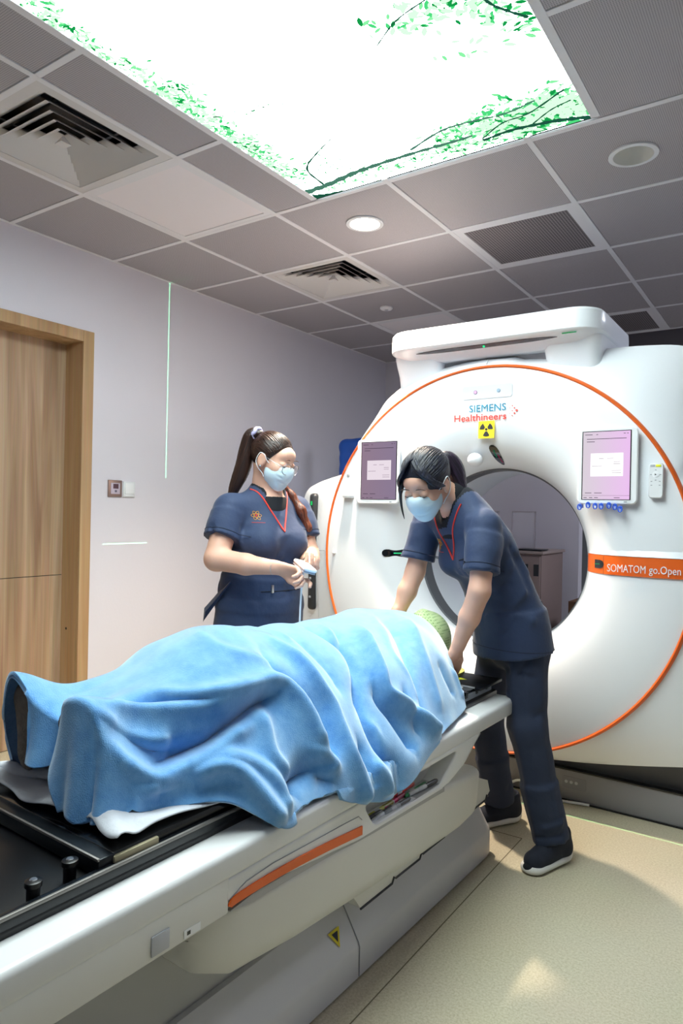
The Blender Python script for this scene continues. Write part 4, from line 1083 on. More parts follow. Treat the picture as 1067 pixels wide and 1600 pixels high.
#BASE_END
BL_F = {  # folds: (points, width, height)
 'V1': ([(.05, -.76, .912), (.114, -.789, .89), (.2, -.825, .829), (.252, -.874, .764), (.299, -.901, .691), (.332, -.896, .636), (.349, -.86, .596), (.352, -.854, .52)], .014, -.030),
 'R1': ([(.06, -.66, .905), (.138, -.71, .874), (.213, -.762, .812), (.255, -.781, .759), (.284, -.719, .713), (.316, -.646, .648), (.329, -.60, .61)], .017, .032),
 'V1b': ([(.225, -.80, .79), (.263, -.806, .746), (.289, -.788, .707), (.321, -.768, .656), (.345, -.75, .6)], .015, -.028),
 'V0': ([(-.02, -.80, .92), (.071, -.823, .907), (.155, -.816, .868), (.22, -.861, .808), (.267, -.916, .739)], .011, -.016),
 'R0': ([(-.02, -.75, .92), (.075, -.782, .904), (.163, -.80, .861), (.226, -.845, .8), (.276, -.885, .726), (.32, -.88, .66)], .012, .016),
 'R2': ([(.06, -1.06, .93), (.133, -1.056, .896), (.202, -1.04, .838), (.243, -1.02, .777), (.272, -1.025, .728), (.309, -1.027, .669), (.347, -1.005, .58), (.349, -1.0, .55)], .018, .022),
 'V2': ([(.08, -1.13, .92), (.162, -1.157, .889), (.205, -1.121, .841), (.246, -1.08, .775), (.278, -1.073, .72), (.31, -1.08, .66)], .016, -.016),
 'R3': ([(.09, -1.45, .86), (.14, -1.382, .849), (.18, -1.296, .851), (.196, -1.181, .853), (.22, -1.146, .821), (.251, -1.133, .769), (.275, -1.127, .728), (.297, -1.11, .689)], .018, .026),
 'V3': ([(.16, -1.50, .74), (.178, -1.44, .758), (.194, -1.387, .769), (.206, -1.329, .796), (.209, -1.25, .826), (.209, -1.188, .834)], .016, -.034),
 'R4': ([(.215, -1.248, .817), (.242, -1.258, .773), (.276, -1.268, .718), (.306, -1.234, .672)], .014, .016),
 'V5': ([(.328, -1.107, .628), (.308, -1.158, .665), (.308, -1.22, .667), (.319, -1.265, .649)], .022, -.030),
 'R5': ([(.285, -1.157, .71), (.303, -1.114, .678), (.314, -1.101, .657), (.309, -1.18, .662)], .013, .018),
 'R9': ([(.15, -1.57, .705), (.18, -1.515, .701), (.201, -1.457, .703), (.221, -1.398, .717), (.251, -1.357, .706), (.287, -1.334, .671), (.322, -1.314, .624), (.338, -1.30, .6)], .017, .026),
 'R9b': ([(.224, -1.39, .74), (.24, -1.35, .731), (.272, -1.31, .706), (.312, -1.285, .663), (.335, -1.28, .61)], .014, .016),
 'V10': ([(.179, -1.527, .697), (.194, -1.478, .699), (.212, -1.427, .709)], .011, -.014),
 'R6': ([(.094, -1.583, .867), (.103, -1.507, .846), (.152, -1.394, .831), (.188, -1.31, .835)], .012, .012),
 'V7': ([(.073, -1.522, .86), (.119, -1.432, .847), (.171, -1.339, .84)], .011, -.012),
 'R7': ([(.105, -1.611, .866), (.124, -1.558, .816), (.142, -1.499, .787), (.159, -1.452, .782)], .014, .016),
 'V8': ([(.112, -1.606, .853), (.128, -1.548, .807), (.149, -1.494, .774), (.169, -1.44, .774)], .012, -.014),
 'R8': ([(.133, -1.596, .805), (.151, -1.563, .754), (.173, -1.509, .72), (.19, -1.45, .729), (.205, -1.397, .745), (.217, -1.339, .771), (.226, -1.279, .792)], .016, .022),
 'R12': ([(-.038, -1.226, .952), (.069, -1.259, .938), (.134, -1.218, .909), (.172, -1.142, .879)], .022, .010),
 'R13': ([(.05, -.36, .90), (.122, -.405, .875), (.214, -.478, .802), (.26, -.507, .723), (.30, -.52, .65)], .020, .010),
 'V13': ([(.06, -.46, .90), (.145, -.517, .861), (.231, -.588, .784), (.277, -.62, .711), (.31, -.64, .66)], .018, -.013),
 'R14': ([(-.05, -.43, .91), (.048, -.492, .899), (.182, -.615, .839), (.242, -.62, .768), (.29, -.64, .69)], .016, .008),
 'V15': ([(-.1, -.92, .91), (.0, -.95, .925), (.1, -.96, .90), (.19, -.945, .84), (.24, -.95, .78)], .016, -.009),
 'R15': ([(-.1, -.98, .91), (.0, -1.0, .93), (.1, -1.0, .905)], .016, .008),
 'V16': ([(.21, -.40, .78), (.24, -.39, .72), (.262, -.37, .665)], .012, -.012),
 'R16': ([(.22, -.31, .75), (.235, -.30, .69), (.25, -.295, .64)], .012, .012),
 'V17': ([(.255, -.68, .75), (.29, -.70, .69), (.325, -.70, .63)], .012, -.014),
 'R17': ([(.335, -.95, .63), (.345, -.92, .59), (.35, -.90, .545)], .016, .014),
 'V17b': ([(.30, -.97, .69), (.335, -.965, .62), (.345, -.96, .57)], .013, -.014)}
BU, BV = 400, 250
P = blanket_base(BU, BV)
def grid_normals(P):
    du = np.gradient(P, axis=0); dv = np.gradient(P, axis=1); n = np.cross(du, dv)
    n /= np.linalg.norm(n, axis=2, keepdims=True)+1e-12
    return n if n[..., 2].mean() > 0 else -n
Nn = grid_normals(P); disp = np.zeros(P.shape[:2])
for nm, (pts, w, amp) in BL_F.items():
    pl = np.array(catmull(pts, 45)); m = np.full(P.shape[:2], 9.); ti = np.zeros(P.shape[:2])
    lo = pl.min(0)-.09; hi = pl.max(0)+.09
    sel = np.all((P > lo) & (P < hi), axis=2)
    Q = P[sel].astype(np.float32); k = np.zeros(len(Q), int); d = np.zeros(len(Q)); pf = pl.astype(np.float32)
    for c0 in range(0, len(Q), 4000):
        dd = ((Q[c0:c0+4000, None, :]-pf[None])**2).sum(2); kk = dd.argmin(1); k[c0:c0+4000] = kk; d[c0:c0+4000] = np.sqrt(dd[np.arange(len(kk)), kk])
    tt = k/(len(pl)-1)
    taper = np.clip(np.minimum(tt/.18, (1-tt)/.12), 0, 1)*.75+.25
    disp[sel] += 1.45*amp*taper*np.exp(-(np.sqrt(d*d+(.35*w)**2)-.35*w)/w*1.05)
rs = np.random.RandomState(11)
for _ in range(14):                                            # soft overall rumple
    kx, ky, ph = rs.normal(0, 24), rs.normal(0, 20), rs.rand()*6.3
    disp += .0016*np.sin(kx*P[..., 0]+ky*P[..., 1]+9*P[..., 2]*rs.normal()+ph)
P = P+Nn*disp[..., None]
P[..., 2] = np.maximum(P[..., 2], np.where(np.abs(P[..., 0]) < .262, .664, np.where(np.abs(P[..., 0]) < .339, .606, 0)))
out = (P[..., 2] < .60) & (P[..., 0] > 0); P[..., 0] = np.where(out, np.maximum(P[..., 0], .343), P[..., 0])
# curtain falling in front of the near foot
fall = np.interp(np.linspace(0, 10, BV), [0, 3.75, 4.0, 5.0, 5.5, 6.0, 7.0, 8.0, 9.0, 10], [0, 0, .115, .075, .10, .205, .215, .125, .03, 0])
CR = 46; ext = []
vv = np.linspace(0, 10, BV)
for k in range(CR, 0, -1):
    s_ = k/CR; q = P[0].copy()
    q[:, 2] = P[0][:, 2]-fall*s_
    q[:, 1] = P[0][:, 1]-.012*np.sin(s_*PI*.5)*(fall/.2)+.010*np.sin(vv*5.2+.6)*s_*np.clip(fall/.1, 0, 1)-.018*s_**2*np.clip(fall/.1, 0, 1)
    q[:, 0] = P[0][:, 0]+.02*s_*np.clip(fall/.2, 0, 1)
    q[:, 2] = np.maximum(q[:, 2], .665); ext.append(q)
P = np.concatenate([np.array(ext), P], 0)
for _ in range(2):
    P[1:-1, 1:-1] = .5*P[1:-1, 1:-1]+.125*(P[:-2, 1:-1]+P[2:, 1:-1]+P[1:-1, :-2]+P[1:-1, 2:])
NU = P.shape[0]
idx = np.arange(NU*BV).reshape(NU, BV)
q = np.stack([idx[:-1, :-1], idx[1:, :-1], idx[1:, 1:], idx[:-1, 1:]], -1).reshape(-1, 4)
def fleece_mat():
    m = M('blue_fleece', '#4f9bd8', .85, sheen=1.0)
    nt = m.node_tree; b = nt.nodes['Principled BSDF']; tc = nt.nodes.new('ShaderNodeTexCoord'); L = nt.links.new
    b.inputs['Sheen Tint'].default_value = (.8, .92, 1, 1); b.inputs['Sheen Roughness'].default_value = .65; b.inputs['Specular IOR Level'].default_value = .2
    n = nt.nodes.new('ShaderNodeTexNoise'); n.inputs['Scale'].default_value = 26; n.inputs['Detail'].default_value = 6; n.inputs['Roughness'].default_value = .7
    r = nt.nodes.new('ShaderNodeValToRGB'); e = r.color_ramp.elements
    e[0].position = .3; e[0].color = (*lin('#2f86d0'), 1); e[1].position = .7; e[1].color = (*lin('#68abe2'), 1)
    n2 = nt.nodes.new('ShaderNodeTexNoise'); n2.inputs['Scale'].default_value = 420; n2.inputs['Detail'].default_value = 2
    bp = nt.nodes.new('ShaderNodeBump'); bp.inputs['Strength'].default_value = .35; bp.inputs['Distance'].default_value = .003
    L(tc.outputs['Object'], n.inputs['Vector']); L(tc.outputs['Object'], n2.inputs['Vector']); L(n.outputs['Fac'], r.inputs['Fac']); L(r.outputs['Color'], b.inputs['Base Color'])
    L(n2.outputs['Fac'], bp.inputs['Height']); L(bp.outputs['Normal'], b.inputs['Normal'])
    return m
me = bpy.data.meshes.new('blanket')
me.vertices.add(NU*BV); me.vertices.foreach_set('co', P.reshape(-1, 3).astype(np.float32).ravel())
me.loops.add(len(q)*4); me.loops.foreach_set('vertex_index', q.ravel().astype(np.int32))
me.polygons.add(len(q)); me.polygons.foreach_set('loop_start', np.arange(0, len(q)*4, 4, dtype=np.int32)); me.update(calc_edges=True)
bl = link('blanket', me, fleece_mat(), None, True); bed(bl)
md = bl.modifiers.new('thick', 'SOLIDIFY'); md.thickness = .007; md.offset = -1
tag(bl, 'sky blue fleece blanket draped over the lying patient', 'blanket')

# ================================================================== the patient under it
m_skin = M('skin', '#dfae97', .5, sss=.12, var=(25, .04))
m_gown = M('pale_gown', '#b9c6cf', .8)
pt = thing('person', 'patient lying under the blue blanket with the head in a green mesh mask', 'person', tuple(BW(0, -.8, .652)))
Fd = Field((-.27, -1.62, .64), (.25, .06, .95), .007)
Fd.ell((-.03, -.42, .755), (.165, .25, .095), .03).ell((-.03, -.82, .755), (.16, .17, .09), .05)
for s_ in (-1, 1):
    ax = -.03+s_*.082
    Fd.chain([(ax, -.85, .75), (ax, -1.2, .85), (ax-.005, -1.54, .74)], [.075, .052, .036], .03)
    Fd.chain([(ax-.005, -1.53, .735), (ax-.005, -1.555, .80)], [.036, .03], .02)
    Fd.chain([(-.03+s_*.165, -.28, .745), (-.03+s_*.185, -.55, .70), (-.03+s_*.17, -.82, .70)], [.045, .038, .03], .02)
Fd.chain([(-.02, -.25, .76), (-.005, -.14, .765)], [.06, .052], .03)
Fd.ell((0, -.075, .778), (.076, .105, .098), .02).ell((0, -.10, .868), (.014, .02, .022), .015)
bed(Fd.mesh('body', [m_skin, m_gown], pt, pick=lambda c: (c[:, 1] < -.23).astype(int)))
# shoes of the patient, soles towards the camera
m_sole = M('worn_sole', '#6d625a', .8, var=(60, .35), bump=(140, .5))
for s_ in (-1, 1):
    ax = -.035+s_*.085
    zt = .888 if s_ < 0 else .862
    Fd = Field((ax-.07, -1.66, .66), (ax+.07, -1.52, .93), .004)
    Fd.chain([(ax, -1.575, .735), (ax-.003*s_, -1.595, .80), (ax, -1.60, zt-.045)], [.036, .040, .043], .01, flat=((0, 1, .1), .55))
    Fd.plane((0, -1.612, .8), (0, -1, .08), .004)
    sho = bed(Fd.mesh('shoe', M('grey_shoe', '#4a4644', .8), pt))
    Fd = Field((ax-.07, -1.68, .66), (ax+.07, -1.57, .93), .004)
    Fd.chain([(ax, -1.612, .735), (ax-.003*s_, -1.616, .80), (ax, -1.618, zt-.042)], [.037, .036, .045], .012, flat=((0, 1, 0), .25))
    bed(Fd.mesh('sole', m_sole, sho))
# green thermoplastic mesh mask
def mask_mat():
    m = M('green_thermoplastic', '#b9dca0', .45)
    nt = m.node_tree; b = nt.nodes['Principled BSDF']; tc = nt.nodes.new('ShaderNodeTexCoord'); L = nt.links.new
    vo = nt.nodes.new('ShaderNodeTexVoronoi'); vo.inputs['Scale'].default_value = 105; vo.inputs['Randomness'].default_value = 0.
    lt = nt.nodes.new('ShaderNodeMath'); lt.operation = 'LESS_THAN'; lt.inputs[1].default_value = .33
    mx = nt.nodes.new('ShaderNodeMix'); mx.data_type = 'RGBA'; mx.inputs['A'].default_value = (*lin('#dcf2b8'), 1); mx.inputs['B'].default_value = (*lin('#96c272'), 1)
    L(tc.outputs['Object'], vo.inputs['Vector']); L(vo.outputs['Distance'], lt.inputs[0]); L(lt.outputs[0], mx.inputs['Factor']); L(mx.outputs['Result'], b.inputs['Base Color'])
    bp = nt.nodes.new('ShaderNodeBump'); bp.inputs['Strength'].default_value = .4; bp.inputs['Distance'].default_value = .002
    L(vo.outputs['Distance'], bp.inputs['Height']); L(bp.outputs['Normal'], b.inputs['Normal'])
    return m
mk = thing('thermoplastic_mask', 'pale green perforated immobilisation mask over the patient\'s head', 'mask', tuple(BW(0, -.08, .656)))
Fd = Field((-.17, -.30, .65), (.17, .09, .93), .004)
Fd.ell((0, -.075, .782), (.094, .122, .112), .02).ell((0, -.10, .876), (.022, .03, .026), .02).ell((0, -.20, .80), (.07, .06, .06), .03)
Fd.cone((0, -.075, .70), (0, -.075, .668), .10, .125, .02, flat=((1, 0, 0), 1.0))
Fd.plane((0, 0, .664), (0, 0, -1), .003)
bed(Fd.mesh('shell', mask_mat(), mk))
loopf = []
for r_ in ((.125, .16, .664), (.135, .17, .660)):
    pass
V = []; f = []
for k in range(40):
    a = 2*PI*k/40; sx, sy = abs(math.cos(a))**.5*math.copysign(1, math.cos(a)), abs(math.sin(a))**.5*math.copysign(1, math.sin(a))
    for r0, r1, z in ((.108, .112, .6575), (.132, .135, .6575), (.132, .135, .666), (.108, .112, .666)): V.append((r0*sx, -.075+r1*sy, z))
for k in range(40):
    q0, q1 = 4*k, 4*((k+1) % 40)
    for j in range(4): f.append((q0+j, q1+j, q1+(j+1) % 4, q0+(j+1) % 4))
bed(pyd('frame', V, f, M('mask_frame', '#b5b46a', .5), mk, True, 40))
# ================================================================== the two radiographers
def vec(*a): return np.array(a, float)
def unit(a): a = np.array(a, float); return a/np.linalg.norm(a)
def _cyl(s, A, B, ra, rb, k=.01, flat=None, op='u'):
    """capped cone with flat ends (sleeves, hems, trouser legs)"""
    A = np.array(A, float); B = np.array(B, float); m = max(ra, rb)+2.5*k+.015
    sl, g = s.sub(np.minimum(A, B)-m, np.maximum(A, B)+m)
    if sl is None: return s
    ba = B-A; L = np.linalg.norm(ba); ax = ba/L
    p = [g[i]-A[i] for i in range(3)]
    h = p[0]*ax[0]+p[1]*ax[1]+p[2]*ax[2]; t = np.clip(h/L, 0, 1)
    q = [p[i]-h*ax[i] for i in range(3)]; d2 = q[0]**2+q[1]**2+q[2]**2
    if flat is not None:
        fx = unit(flat[0]); w = q[0]*fx[0]+q[1]*fx[1]+q[2]*fx[2]; d2 = d2+w*w*(1/flat[1]**2-1)
    d = np.maximum(np.sqrt(d2)-(ra+(rb-ra)*t), np.maximum(-h, h-L))
    s.mix(sl, d.astype(np.float32), k, op); return s
Field.cyl = _cyl
def _hit(s, p, d, far=.5):
    p = np.array(p, float); d = unit(d); st = s.h*.5; n = int(far/st)
    pts = p[None]+d[None]*(np.arange(n)*st)[:, None]
    x = (pts-s.lo)/s.h; i = np.floor(x).astype(int); ok = np.all((i >= 0) & (i < s.n-1), 1)
    val = np.full(n, 1.); w = x-i
    if not ok.any(): return None
    I = i[ok]; w = w[ok]; acc = 0
    for a in (0, 1):
        for b in (0, 1):
            for c in (0, 1):
                acc = acc+s.a[I[:, 0]+a, I[:, 1]+b, I[:, 2]+c]*(w[:, 0] if a else 1-w[:, 0])*(w[:, 1] if b else 1-w[:, 1])*(w[:, 2] if c else 1-w[:, 2])
    val[ok] = acc
    if not (val < 0).any(): return None
    k = int(np.argmax(val < 0))
    if k == 0: return pts[0]
    t = val[k-1]/(val[k-1]-val[k]); return pts[k-1]+(pts[k]-pts[k-1])*t
Field.hit = _hit

m_navy = M('navy_scrub_cloth', '#2b3a5a', .75, bump=(15, .5), var=(9, .10), sheen=.15)
m_under = M('black_undershirt', '#0b0e18', .85)
m_piping = M('red_piping', '#d8392e', .6)
m_hairL = M('dark_brown_hair', '#23130f', .42, bump=(40, .2))
m_hairR = M('black_hair', '#10101a', .42, bump=(40, .2))
m_maskb = M('surgical_mask_blue', '#d3e8f3', .7, bump=(300, .05))
m_loop = M('white_elastic', '#eef2f6', .6)
m_brow = M('brow', '#4a3028', .8); m_lash = M('lash', '#1d1413', .7)
m_gold = M('gold_embroidery', '#c98f3c', .5)
def hair_streaks(m, scale):
    nt = m.node_tree; b = nt.nodes['Principled BSDF']; tc = nt.nodes.new('ShaderNodeTexCoord')
    b.inputs['Anisotropic'].default_value = .5
def hair_mat(name, c0, c1, along, across, rough=.36):
    """streaky hair: noise stretched along the strand direction"""
    m = M(name, c0, rough); nt = m.node_tree; b = nt.nodes['Principled BSDF']; tc = nt.nodes.new('ShaderNodeTexCoord'); L = nt.links.new
    al = unit(along); ac = unit(np.array(across)-al*np.dot(across, al)); ud = np.cross(al, ac)
    cx = nt.nodes.new('ShaderNodeCombineXYZ')
    for i, (d, s_) in enumerate(((al, 9), (ac, 210), (ud, 210))):
        v = nt.nodes.new('ShaderNodeVectorMath'); v.operation = 'DOT_PRODUCT'; v.inputs[1].default_value = tuple(d*s_); L(tc.outputs['Object'], v.inputs[0]); L(v.outputs['Value'], cx.inputs[i])
    n = nt.nodes.new('ShaderNodeTexNoise'); n.inputs['Scale'].default_value = 1.0; n.inputs['Detail'].default_value = 3; L(cx.outputs[0], n.inputs['Vector'])
    r = nt.nodes.new('ShaderNodeValToRGB'); e = r.color_ramp.elements
    e[0].position = .35; e[0].color = (*lin(c0), 1); e[1].position = .72; e[1].color = (*lin(c1), 1); L(n.outputs['Fac'], r.inputs['Fac']); L(r.outputs['Color'], b.inputs['Base Color'])
    bp = nt.nodes.new('ShaderNodeBump'); bp.inputs['Strength'].default_value = .55; bp.inputs['Distance'].default_value = .004; L(n.outputs['Fac'], bp.inputs['Height']); L(bp.outputs['Normal'], b.inputs['Normal'])
    return m
def cuff_line(F, c, axis, parent, name='hem_seam', n=40, r=.0013, mat=None, far=.3):
    axis = unit(axis); a = unit(np.cross(axis, (.3, .5, .81))); b = np.cross(axis, a); pts = []
    for k in range(n+1):
        d = a*math.cos(2*PI*k/n)+b*math.sin(2*PI*k/n); h = F.hit(c+d*far, -d, far)
        if h is None: return
        pts.append(Vector(h+d*.0004))
    tube(name, pts, r, mat or m_seamc, parent, 5)
m_seamc = M('seam_thread', '#1b2438', .8)

class Head:
    def __init__(s, c, f, roll=0., k=1.):
        s.c = np.array(c, float); s.f = unit(f); up = vec(0, 0, 1)
        s.l = unit(np.cross(up, s.f)); s.u = np.cross(s.f, s.l); s.k = k
        if roll: s.l, s.u = s.l*math.cos(roll)+s.u*math.sin(roll), -s.l*math.sin(roll)+s.u*math.cos(roll)
        s.R = np.stack([s.f, s.l, s.u])
    def p(s, a, b, c): return s.c+s.k*(s.f*a+s.l*b+s.u*c)
    def ell(s, F, c, r, k=.01, op='u'): F.ell(s.p(*c), np.array(r)*s.k, k, op, s.R)
    def skin(s, F):
        e = s.ell
        e(F, (-.014, 0, .030), (.090, .072, .082), .01)
        e(F, (.028, 0, -.030), (.058, .059, .072), .03)
        e(F, (.046, 0, -.082), (.030, .032, .024), .02)
        e(F, (.066, 0, .045), (.022, .045, .03), .02)
        for q in (-1, 1):
            e(F, (.050, q*.040, -.018), (.030, .024, .026), .015)          # cheek
            e(F, (.090, q*.031, .013), (.014, .016, .010), .008, 's')       # socket
            e(F, (.073, q*.031, .010), (.016, .0165, .0125), .004)          # lid
            e(F, (-.004, q*.077, -.002), (.021, .012, .033), .004)          # ear
            e(F, (.004, q*.090, .0), (.010, .007, .019), .004, 's')
        F.cone(s.p(.080, 0, .014), s.p(.101, 0, -.022), .0075*s.k, .0115*s.k, .010)
        for q in (-1, 1): e(F, (.090, q*.011, -.026), (.009, .007, .007), .006)
        e(F, (.082, 0, -.056), (.011, .02, .009), .006)
    def face(s, parent, body):
        for q in (-1, 1):
            tube('eyelid_line', [s.p(.0870-.0012*abs(x)*40*.0, q*.031+x, .0045-.003*(1-(x/.014)**2)) + s.f*(.0015-18*x*x) for x in np.linspace(-.014, .014, 7)], [.0006, .0011, .0013, .0013, .0013, .0011, .0006], m_lash, parent, 6)
            tube('eyebrow', [s.p(.0925-.02*abs(x+.0)*abs(x)*55, q*(.031+x), .034+.0035*(1-(x/.018)**2)) for x in np.linspace(-.018, .020, 8)], [.0008, .0018, .0022, .0023, .0021, .0018, .0013, .0007], m_brow, parent, 6)
    def mask(s, parent):
        F = Field(s.c-.16, s.c+.16, .003)
        s.ell(F, (.036, 0, -.036), (.074, .066, .066), .01)
        s.ell(F, (.078, 0, -.018), (.030, .026, .030), .025)
        s.ell(F, (.060, 0, -.085), (.034, .036, .028), .02)
        F.plane(s.p(.09, 0, .004), -s.f*.22+s.u, .006)
        F.plane(s.p(.012, 0, -.03), -s.f-s.u*.12, .006)
        for z in (-.022, -.042, -.062):
            F.fold([s.p(.10-.030*(x*14)**2, x, z-.006*math.cos(x*30)) for x in np.linspace(-.06, .06, 9)], .004*s.k, -.0022)
        o = F.mesh('face_mask', m_maskb, parent)
        for q in (-1, 1):
            pts = [s.p(.030, q*.062, -.006), s.p(.020, q*.075, .006), s.p(.006, q*.086, .026), s.p(-.018, q*.086, .024), s.p(-.027, q*.083, -.012), s.p(-.010, q*.080, -.036), s.p(.012, q*.070, -.052), s.p(.022, q*.062, -.066)]
            tube('ear_loop', [Vector(p) for p in catmull(pts, 4)], .0016, m_loop, o, 6)
        return o

def hand(F, Wp, d, n, side, curls, thumb, k=.006, sc=1.):
    """palm, four jointed fingers and a thumb; d forward, n palm normal; side = +1/-1 picks the thumb side"""
    d = unit(d); n = unit(np.array(n)-d*np.dot(n, d)); s_ = np.cross(n, d)*side
    Wp = np.array(Wp, float)
    F.cone(Wp-d*.02, Wp+d*.02, .024*sc, .026*sc, .015, flat=(n, .75))
    for o in (-.026, -.009, .009, .026): F.cone(Wp+d*.015+s_*o*.6*sc, Wp+d*.078*sc+s_*o*sc, .016*sc, .0115*sc, .012, flat=(n, .85))
    for o, L, c in zip((.029, .010, -.010, -.028), (.074, .082, .076, .060), curls):
        p = Wp+d*.080*sc+s_*o*sc; dd = d.copy(); r = .0088*sc
        for j, fr in enumerate((.45, .31, .24)):
            a = c[j]; dd = dd*math.cos(a)+n*math.sin(a); nn = n
            # rotate the bending plane with the finger
            n_loc = np.cross(s_, dd)*side; n_loc = n_loc if np.dot(n_loc, n) > -2 else -n_loc
            q = p+unit(dd)*L*fr*sc
            F.cone(p, q, r, r*.9, .0035); p = q; r *= .92; dd = unit(dd)
            n = n_loc if np.dot(n_loc, n_loc) > 0 else n
        n = nn if False else unit(np.cross(s_, d)*side)
    t0 = Wp+d*.018+s_*.022*sc
    t1 = t0+(s_*thumb[0][0]+d*thumb[0][1]+n*thumb[0][2])*sc; t2 = t1+(s_*thumb[1][0]+d*thumb[1][1]+n*thumb[1][2])*sc
    t3 = t2+(s_*thumb[2][0]+d*thumb[2][1]+n*thumb[2][2])*sc
    F.chain([t0, t1, t2, t3], [.015*sc, .0125*sc, .0105*sc, .009*sc], .007)

def emblem(F, parent, p, d, up, right):
    """small gold orbit emblem with a red underline, sewn on the chest"""
    def on(a, b):
        h = F.hit(p+right*a+up*b-d*.12, d, .3); return None if h is None else h-d*.0016
    for th in (0, 60, 120):
        pts = []
        for k in range(25):
            t_ = 2*PI*k/24; x, y = .019*math.cos(t_), .007*math.sin(t_); c, s_ = math.cos(math.radians(th)), math.sin(math.radians(th))
            h = on(x*c-y*s_, x*s_+y*c)
            if h is not None: pts.append(Vector(h))
        if len(pts) > 3: tube('emblem_orbit', pts, .0011, m_gold, parent, 5)
    h = on(0, 0)
    if h is not None:
        v, f = tube_geo([Vector(h), Vector(h-d*.002)], [.005, .003], 10); pyd('emblem_core', v, f, m_piping, parent)
    pts = [on(x, -.028) for x in np.linspace(-.022, .022, 6)]
    if all(q is not None for q in pts): tube('emblem_line', [Vector(q) for q in pts], .0009, m_piping, parent, 5)
def surf_line(F, name, mat, parent, P0, P1, d, r=.002, n=14, off=.001):
    pts = []
    for t_ in np.linspace(0, 1, n):
        h = F.hit(P0+(P1-P0)*t_-d*.15, d, .4)
        if h is not None: pts.append(Vector(h-d*off))
    for _ in range(3): pts = [pts[0]]+[pts[i-1]*.25+pts[i]*.5+pts[i+1]*.25 for i in range(1, len(pts)-1)]+[pts[-1]] if len(pts) > 2 else pts
    if len(pts) > 2: return tube(name, pts, r, mat, parent, 6)

rs0 = np.random.RandomState(21)
# ------------------------------------------------------------------ standing radiographer behind the table
f = unit((.962, -.271, 0)); l = unit((.271, .962, 0)); U = vec(0, 0, 1)
pl = thing('person', 'standing radiographer in navy scrubs and glasses holding a white handset', 'person', (1.39, .93, 0))
HL = Head((1.455, .915, 1.470), (.925, .07, -.373), k=.95)
nb = vec(1.412, .930, 1.352)
shR, elR, wrR = vec(1.352, .775, 1.268), vec(1.368, .688, 1.075), vec(1.622, .752, 1.052)
shL, elL, wrL = vec(1.445, 1.085, 1.268), vec(1.515, 1.085, 1.085), vec(1.640, .935, 1.062)
B_ = Field((1.22, .55, .95), (1.86, 1.22, 1.66), .004)
HL.skin(B_)
B_.cone(HL.p(-.03, 0, -.03), nb+U*.02, .052, .054, .02).cone(nb+U*.02, nb-U*.08, .056, .085, .03)
B_.chain([nb-U*.08, vec(1.40, .925, 1.12)], [.085, .10], .03)
for sh, el, wr in ((shR, elR, wrR), (shL, elL, wrL)):
    B_.chain([nb-U*.06, sh], [.06, .052], .03)
    B_.chain([sh, el], [.052, .047], .02); B_.chain([el, (el+wr)/2+unit(el-sh)*.004, wr], [.045, .040, .026], .015)
hand(B_, wrR+unit(wrR-elR)*.012, unit((.92, .12, -.20)), unit((.0, .8, .55)), 1, [(.35, .9, .6), (.45, 1.0, .7), (.55, 1.0, .7), (.65, 1.0, .7)], ((.012, .030, .012), (.004, .030, .006), (-.003, .022, -.002)))
hand(B_, wrL+unit(wrL-elL)*.012, unit((.55, -.78, -.12)), unit((.1, -.1, -1)), 1, [(.5, .8, .5), (.55, .9, .5), (.6, .9, .5), (.65, .9, .5)], ((.014, .026, .010), (.002, .028, .006), (-.002, .020, .004)))
def chest_pick(nb, ax, d=.028):
    def pick(c):
        q = c-nb; y = q@ax; r = np.linalg.norm(q-np.outer(y, ax), axis=1)
        return ((y < -d) & (y > -.3) & (r < .115)).astype(int)
    return pick
bL = B_.mesh('body', [m_skin, m_under], pl, smooth_it=2, pick=chest_pick(nb, U))
HL.face(pl, bL); HL.mask(pl)
# shirt
Sh = Field((1.12, .60, .66), (1.72, 1.26, 1.40), .0055)
fl = (f, .70)
Sh.cyl(vec(1.386, .930, .775), vec(1.390, .929, .90), .205, .190, .02, fl).cyl(vec(1.390, .929, .88), vec(1.402, .927, 1.0), .192, .182, .03, fl)
Sh.cone(vec(1.402, .927, 1.0), vec(1.408, .928, 1.15), .172, .172, .03, flat=fl).cone(vec(1.408, .928, 1.15), vec(1.402, .930, 1.262), .165, .120, .03, flat=(f, .72))
for q in (-1, 1): Sh.ell(vec(1.415, .927, 1.135)+f*.085+l*q*.068, (.07, .07, .07), .05)
Sh.cone(vec(1.40, .930, 1.262), nb-U*.012, .10, .072, .03)
for sh, el in ((shR, elR), (shL, elL)):
    dn = unit(el-sh); Sh.cone(vec(1.402, .930, 1.262), sh, .080, .066, .03)
    Sh.cone(sh, sh+dn*.07, .062, .067, .02).cyl(sh+dn*.03, sh+dn*.13, .067, .075, .02)
Sh.cone(nb+U*.06+f*.02, nb+U*.0+f*.015, .068, .052, .01, 's')             # neck opening
Sh.cone(nb+f*.05+U*.03, nb+f*.13-U*.02, .045, .040, .012, 's')
for pts, w, a in (([(1.36, .66, 1.20), (1.40, .75, 1.12), (1.46, .80, 1.08)], .012, -.008), ([(1.32, .72, 1.19), (1.40, .68, 1.15)], .010, -.006), ([(1.50, .78, .98), (1.53, .90, .95), (1.50, 1.02, .98)], .014, -.006),
                  ([(1.47, .76, .92), (1.51, .84, .84)], .014, .006), ([(1.53, .92, 1.05), (1.53, .90, .95)], .02, .004), ([(1.44, .74, .99), (1.50, .80, .94), (1.53, .88, .93)], .009, .006), ([(1.49, .80, .88), (1.52, .88, .80)], .012, -.006), ([(1.36, .72, 1.11), (1.42, .74, 1.05)], .014, -.008)):
    Sh.fold(pts, w, a)
